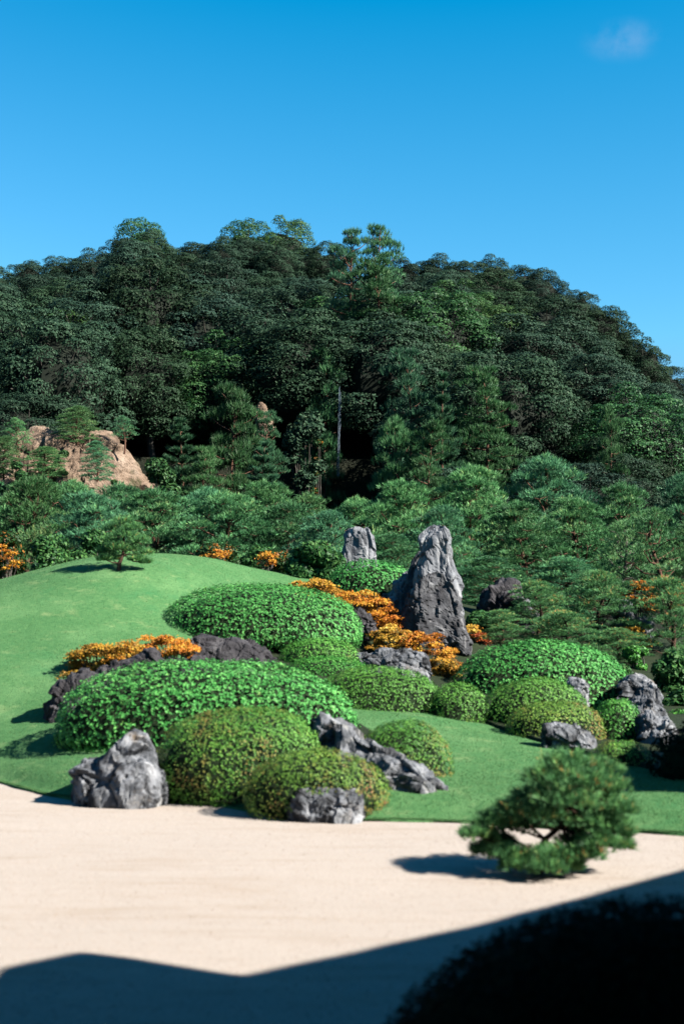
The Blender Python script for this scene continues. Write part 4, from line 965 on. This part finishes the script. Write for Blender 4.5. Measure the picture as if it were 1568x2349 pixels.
# pines on the bluff and at the hill foot
def bluff_z(dx, base, Y): return at(dx, base, Y)[2]
for dx, top, base, wd, Y, vi, label in [
    (40, 958, 1080, 80, 65.5, 0, 'umbrella-topped pine on the left end of the tan bluff'),
    (178, 930, 1020, 105, 66.5, 1, 'spreading pine on top of the tan bluff'),
    (286, 954, 1042, 68, 66.5, 2, 'slender pine at the right shoulder of the tan bluff'),
    (224, 1010, 1105, 78, 64.0, 3, 'bright small pine in front of the bare face of the tan bluff'),
    (108, 1025, 1100, 110, 64.5, 4, 'low pine at the foot of the tan bluff'),
    (10, 1000, 1100, 80, 64.2, 1, 'pine at the left edge in front of the tan bluff')]:
    place_pine((GP_S[1] if vi in (0, 2) else GP[vi]), 'bluff_pine', label, dx, top, wd, Y, 'small pines on the tan bluff', zmin=bluff_z(dx, base, Y))
for dx, top, base, wd, Y, vi, label in [
    (420, 958, 1150, 150, 68.0, 0, 'grey-green conifer at the cliff foot right of the tan bluff'),
    (535, 884, 1150, 160, 70.0, 1, 'tall pine with a bare red trunk in front of the dark cliff'),
    (612, 940, 1150, 95, 72.0, 2, 'slim conifer beside the strip of bare tan cliff'),
    (470, 1020, 1150, 120, 66.0, 3, 'low conifer between the grey-green conifer and the red-trunked pine'),
    (600, 1010, 1150, 130, 67.0, 0, 'bushy conifer right of the bare red trunk'),
    (745, 800, 935, 110, 78.6, 1, 'pine hanging over the top of the waterfall'),
    (800, 522, 900, 118, 86.0, 2, 'tall dark pine standing above the skyline in the middle of the hill'),
    (868, 512, 880, 124, 88.0, 2, 'second pine top beside the tallest pine on the skyline'),
    (935, 795, 1100, 150, 67.5, 3, 'tall green pine on the slope right of the waterfall'),
    (1015, 850, 1110, 125, 66.5, 4, 'slim pine right of the tall green slope pine'),
    (1110, 838, 1100, 160, 69.0, 3, 'flat-layered pine on the right-hand slope'),
    (905, 958, 1140, 130, 64.0, 1, 'small pine with visible trunk at the slope foot right of the waterfall'),
    (985, 962, 1140, 140, 63.2, 3, 'open-branched pine above the domed garden pine with pink branches'),
    (425, 725, 900, 130, 92.0, 0, 'bright flat-branched pine in the middle of the left oak wood'),
    (1395, 930, 1060, 80, 66.0, 1, 'small fresh green pine on the right-hand slope'),
    (862, 590, 900, 170, 84.0, 3, 'dense pine below the skyline pines')]:
    zb = at(dx, base, Y)[2]
    place_pine(TP[vi], 'hill_pine', label, dx, top, wd, Y, 'conifers scattered over the hillside', zmin=min(zb, gz(at(dx, base, Y)[0], Y)))

# small pine on the mound and the blurred pine on the gravel: built pad by pad
def pine_pads(name, label, base, Y, trunk_d, pads, L, W, k, tufts, mat, seed, dscale, trad):
    rng_ = np.random.default_rng(6000 + seed)
    b0 = at(base[0], base[1], Y); loc = tuple(b0)
    root = thing(name, label, 'pine tree', loc)
    tb = Buf(); cb = Buf()
    tp_ = np.array([at(x, y, Y + dy) for x, y, dy in trunk_d]); tp_[0][2] -= 0.05
    tv, tq = tube(tp_, np.linspace(trad, trad * 0.35, len(tp_)), 8); tb.quads(tv, tq)
    for q, (x, y, r_, dy) in enumerate(pads):
        c_ = at(x, y, Y + dy); pr = r_ * mpp(Y) * dscale
        n = tufts; dd = rand_dirs(n, rng_); dd[:, 2] = np.where(dd[:, 2] < -0.25, -dd[:, 2], dd[:, 2])
        P = c_ + dd * np.array([1, 1, 0.5]) * pr * (rng_.random((n, 1)) ** 0.45)
        D = norm(dd * np.array([1, 1, 0.7]) + np.array([0, 0, 0.75]) + 0.3 * rand_dirs(n, rng_))
        V, Tt = needle_tris(P, D, k, L, W, 0.62, rng_)
        cb.tris(V, Tt, np.clip(np.repeat(rng_.random(n) * 0.85, k) + 0.18 * rng_.random(n * k), 0, 1))
        d2 = ((tp_ - c_) ** 2).sum(1); d2[0] += 1; t0 = tp_[np.argmin(d2)]
        m_ = (t0 + c_) / 2 - np.array([0, 0, 0.15 * pr]) + rng_.normal(size=3) * 0.02
        tv, tq = tube([t0, m_, c_], [trad * 0.4, trad * 0.3, trad * 0.12], 5); tb.quads(tv, tq)
        for s_ in range(4):
            e_ = c_ + rand_dirs(1, rng_)[0] * np.array([1, 1, 0.4]) * pr * 0.8
            tv, tq = tube([c_, (c_ + e_) / 2, e_], [trad * 0.14, trad * 0.1, trad * 0.05], 4); tb.quads(tv, tq)
    f_ = cb.build('crown', [M[mat]], root, loc=loc); f_['kind'] = 'stuff'
    tb.build('trunk', [M['bark']], root, smooth=True, loc=loc)
def lawn_hit(dx, dy):
    ys_ = np.linspace(13, 33, 2000); d = ray(dx, dy); t_ = ys_ / d[1]
    zz = CAM_H + d[2] * t_ - T(d[0] * t_, ys_)
    return float(ys_[np.argmax(zz < 0)])
mY = lawn_hit(272, 1308)
print('mound pine distance', mY)
pine_pads('small_pine', 'small dark pine casting a shadow on the crest of the lawn mound', (272, 1306), mY, [(272, 1306, 0), (274, 1292, 0), (282, 1272, 0.02), (284, 1245, 0), (282, 1215, 0)],
          [(282, 1200, 26, 0), (262, 1216, 26, 0.1), (304, 1214, 26, -0.1), (284, 1226, 34, 0.15), (284, 1232, 34, -0.15), (252, 1242, 28, 0), (316, 1244, 28, 0), (240, 1266, 24, 0.1), (268, 1258, 28, -0.12), (300, 1262, 28, 0.12), (328, 1270, 24, 0), (240, 1284, 18, -0.05), (334, 1290, 16, 0.05), (312, 1284, 18, -0.1), (258, 1282, 18, 0.1)],
          0.085, 0.009, 9, 110, 'needle_warm', 1, 1.05, 0.045)
b_ = hit(1228, 2002); fY = float(b_[1])
pine_pads('small_pine', 'small blurred pine growing out of the gravel in front of the lawn', (1228, 2002), fY, [(1228, 2002, 0), (1240, 1985, 0), (1232, 1955, 0.05), (1250, 1925, 0.08), (1285, 1895, 0.05), (1300, 1850, 0), (1320, 1800, 0)],
          [(1300, 1758, 66, 0), (1365, 1775, 60, 0.1), (1250, 1790, 55, -0.05), (1325, 1800, 75, -0.2), (1320, 1800, 75, 0.2), (1395, 1815, 52, 0), (1240, 1830, 60, 0.1), (1300, 1845, 75, -0.25), (1370, 1850, 72, 0.1), (1420, 1862, 42, -0.1),
           (1185, 1858, 48, 0), (1245, 1876, 62, -0.1), (1310, 1890, 70, 0.2), (1385, 1900, 62, -0.1), (1425, 1915, 34, 0.1), (1135, 1888, 44, 0), (1180, 1900, 46, 0.15), (1098, 1918, 40, -0.05), (1420, 1942, 30, 0), (1370, 1940, 48, -0.15), (1320, 1938, 48, 0.1),
           (1120, 1955, 40, 0.05), (1165, 1966, 46, -0.15), (1215, 1972, 44, 0.1), (1265, 1968, 46, -0.2), (1305, 1972, 38, 0.15), (1145, 1935, 34, 0.1), (1190, 1990, 40, -0.2), (1250, 1994, 42, -0.3), (1300, 1990, 36, -0.1), (1340, 1965, 40, -0.2)],
          0.066, 0.007, 12, 175, 'needle_warm', 2, 1.1, 0.035)

# ------------------------------------------------------------------ broadleaf forest on the hill
def oak(seed, h=8.0, R_=3.5, lobes=44, leaves=1150, leaf=0.125, mat='oak'):
    rng_ = np.random.default_rng(7000 + seed)
    tb = Buf(); cb = Buf()
    tz = np.linspace(0, 0.75, 7); path = np.stack([0.35 * np.sin(tz * 3 + seed), 0.3 * np.cos(tz * 4 + seed) - 0.3, tz * h], 1)
    tv, tq = tube(path, np.linspace(0.24, 0.08, 7), 7); tb.quads(tv, tq)
    for q in range(lobes):
        u = (q + 0.5) / lobes
        ct = 1 - 1.62 * u; an = q * 2.399 + rng_.uniform(-0.3, 0.3); st_ = math.sqrt(max(0, 1 - ct * ct))
        dirv = np.array([st_ * math.cos(an), st_ * math.sin(an), ct])
        lr = R_ * rng_.uniform(0.18, 0.33)
        c_ = np.array([path[-1][0], path[-1][1], h * 0.50]) + dirv * np.array([R_ - lr * 0.8, R_ - lr * 0.8, h * 0.50 - lr * 0.6]) * rng_.uniform(0.70, 1.10)
        n = int(leaves * (lr / (0.32 * R_)) ** 2)
        dd = rand_dirs(n, rng_); dd = norm(dd + dirv * 0.45 + np.array([0, 0, 0.42]))
        bump = 1 + 0.12 * np.sin(dd[:, 0] * 7 + q) * np.sin(dd[:, 1] * 6 + 2 * q) + 0.1 * np.sin(dd[:, 2] * 9 + q)
        P = c_ + dd * np.array([1.12, 1.12, 0.8]) * lr * (bump * (0.84 + 0.22 * rng_.random(n) ** 0.6))[:, None]
        nn = norm(dd * 1.2 + 0.7 * rand_dirs(n, rng_) + np.array([0, 0, 0.2]))
        s_ = leaf * rng_.uniform(0.6, 1.25, n)
        V, Q = leaf_quads(P, nn, s_ * 1.15, s_ * 0.62, rng_); cb.quads(V, Q, np.clip(rng_.random(n) * 0.8 + 0.2 * rng_.random(), 0, 1))
        s0 = path[rng_.integers(3, 7)]; tv, tq = tube([s0, (s0 + c_) / 2 + rng_.normal(size=3) * 0.15, c_], [0.08, 0.055, 0.02], 4); tb.quads(tv, tq)
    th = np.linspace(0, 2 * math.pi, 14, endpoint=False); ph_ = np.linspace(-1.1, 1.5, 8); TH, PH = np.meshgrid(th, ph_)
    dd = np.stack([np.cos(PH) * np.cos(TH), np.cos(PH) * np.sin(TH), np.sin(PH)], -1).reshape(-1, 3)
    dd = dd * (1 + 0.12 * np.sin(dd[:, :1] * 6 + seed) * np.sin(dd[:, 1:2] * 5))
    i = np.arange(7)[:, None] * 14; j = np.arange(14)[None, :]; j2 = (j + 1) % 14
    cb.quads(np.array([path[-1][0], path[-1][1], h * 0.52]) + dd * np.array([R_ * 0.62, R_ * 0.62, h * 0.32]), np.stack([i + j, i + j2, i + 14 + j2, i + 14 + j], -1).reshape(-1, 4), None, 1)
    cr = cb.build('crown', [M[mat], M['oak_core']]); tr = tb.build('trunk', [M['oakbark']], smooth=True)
    parts = [('trunk', tr.data), ('crown', cr.data)]
    bpy.data.objects.remove(cr); bpy.data.objects.remove(tr)
    return parts, h, R_ * 2
OAK = [oak(s) for s in range(6)]
OAKF = [oak(20 + s, lobes=40, leaves=1100, mat='oak_fresh') for s in range(2)]

sky_d = np.array([(-600, 690), (-300, 640), (0, 617), (130, 607), (210, 596), (250, 590), (290, 545), (370, 535), (420, 560), (470, 560), (510, 550), (600, 548), (690, 560), (730, 592), (760, 600), (900, 598), (930, 594), (980, 590), (1040, 608), (1130, 603), (1230, 630), (1300, 685), (1400, 765), (1470, 825), (1568, 895), (1700, 985), (1900, 1080), (2300, 1200)], float)
def sky_at(dx): return float(np.interp(dx, sky_d[:, 0], sky_d[:, 1]))
def to_d(p_):
    x, y, z = p_[0], p_[1], p_[2] - CAM_H
    fw = y * math.cos(PITCH) + z * math.sin(PITCH); upv = -y * math.sin(PITCH) + z * math.cos(PITCH)
    return (341.5 + F * x / fw) / KX, (512 - F * upv / fw) / KY
ORD = ['first', 'second', 'third', 'fourth', 'fifth', 'sixth', 'seventh', 'eighth', 'ninth', 'tenth', 'eleventh', 'twelfth', 'thirteenth', 'fourteenth', 'fifteenth', 'sixteenth', 'seventeenth', 'eighteenth', 'nineteenth', 'twentieth', 'twenty-first', 'twenty-second', 'twenty-third', 'twenty-fourth']
rngf = np.random.default_rng(11)
# the skyline row, one crown after another
sk = [-120, -20, 60, 140, 215, 285, 355, 430, 500, 570, 640, 700, 765, 930, 990, 1060, 1130, 1195, 1255, 1315, 1370, 1425, 1475, 1530, 1590, 1660]
vis = [s for s in sk if -60 < s < 1600]
for q, dx in enumerate(sk):
    Y = 112.0 + rngf.uniform(-2.5, 2.5)
    c_ = at(dx, sky_at(dx) + rngf.uniform(-4, 6), Y); zb = gz(c_[0], Y) - 0.3
    H = max(c_[2] - zb, 5.0); parts, h, w = OAK[q % 6]
    wd = rngf.uniform(115, 150) * mpp(Y)
    if dx in vis:
        lb = 'evergreen oak crown on the skyline, %s from the left edge' % ORD[vis.index(dx)]
    else:
        lb = 'evergreen oak on the ridge beyond the %s edge of the picture' % ('left' if dx < 0 else 'right')
    put_copy(parts, 'oak_tree', lb, 'tree', (c_[0], Y, zb), 'oaks along the skyline', rngf.uniform(0, 6.28), (wd / w, wd / w, H / h))
for dx, top, wd, lb in [(335, 508, 190, 'fresh green tree top rising behind the left skyline hump'), (560, 506, 150, 'fresh green tree top at the left of the highest skyline hump'), (645, 502, 170, 'fresh green tree top at the highest point of the skyline')]:
    Y = 121.0; c_ = at(dx, top, Y); zb = gz(c_[0], Y) - 0.3; parts, h, w = OAKF[0 if dx < 600 else 1]
    put_copy(parts, 'oak_tree', lb, 'tree', (c_[0], Y, zb), None, rngf.uniform(0, 6.28), (wd * mpp(Y) / w, wd * mpp(Y) / w, (c_[2] - zb) / h))
count = 0
vis_dx = np.array(vis, float); same = {}
for row, Y0 in enumerate(np.arange(63.0, 110.0, 3.6)):
    half = 0.2402 * Y0 * 1.12 + 3.0
    for x0 in np.arange(-half, half, 4.0):
        x = x0 + rngf.uniform(-1.3, 1.3) + (row % 2) * 2.0; Y = Y0 + rngf.uniform(-1.3, 1.3)
        zb = gz(x, Y) - 0.3
        s_ = rngf.uniform(0.70, 1.30); Hh = 8.0 * s_ * rngf.uniform(0.8, 1.05)
        if Y < 72: s_ *= 0.7; Hh *= 0.6
        bx, by = to_d((x, Y, zb)); tx, ty = to_d((x, Y, zb + Hh))
        if -13.5 < x < 4.5 and Y < 81.0: continue                    # cliff and gully
        if 690 < bx < 830 and Y < 84: continue                       # waterfall notch
        if bx < 400 and Y < 72.5: continue                           # bluff
        if bx < -110 or bx > 1680: continue
        lim = sky_at(tx) + 22
        if ty < lim:
            Hh *= 0.72; s_ *= 0.85
            tx, ty = to_d((x, Y, zb + Hh))
            if ty < lim: continue
        fresh = rngf.random() < 0.12
        parts, h, w = (OAKF[rngf.integers(0, 2)] if fresh else OAK[rngf.integers(0, 6)])
        col_ = ORD[int(np.argmin(np.abs(vis_dx - tx)))]
        fr = (ty - sky_at(tx)) / max(1.0, 1060 - sky_at(tx))
        tier = 'just below' if fr < 0.16 else 'a little below' if fr < 0.32 else 'halfway downhill under' if fr < 0.52 else 'low downhill under' if fr < 0.75 else 'at the hill foot under'
        lb = '%s %s the %s skyline crown' % ('fresh green tree' if fresh else 'dark evergreen oak', tier, col_)
        same.setdefault(lb, []).append(put_copy(parts, 'oak_tree', lb, 'tree', (x, Y, zb), 'oaks covering the hillside', rngf.uniform(0, 6.28), (s_, s_, Hh / h))); count += 1
for lb, os_ in same.items():
    if len(os_) > 1:
        os_.sort(key=lambda o: o.location.x / o.location.y)
        words = {2: ['left of two', 'right of two'], 3: ['left of three', 'middle of three', 'right of three']}.get(len(os_))
        for q, o in enumerate(os_):
            if words: o['label'] = lb + ', ' + words[q]
print('forest trees', count)

# ------------------------------------------------------------------ waterfall
wb = Buf(); rw = np.random.default_rng(9)
for q in range(6):
    off = rw.normal() * 0.05
    dy = np.linspace(885 + rw.uniform(0, 20), 1092, 34)
    pts = np.array([at(780 - 5 * (v - 885) / 207 + rw.normal() * 0.5, v, 76.8 - 0.25 * q / 9) for v in dy]); pts[:, 0] += off
    tv, tq = tube(pts, rw.uniform(0.003, 0.017, len(dy)), 5); wb.quads(tv, tq)
wo = wb.build('waterfall', [M['water']], smooth=True)
wo['label'] = 'thin white waterfall dropping down the dark gully in the hill'; wo['category'] = 'waterfall'
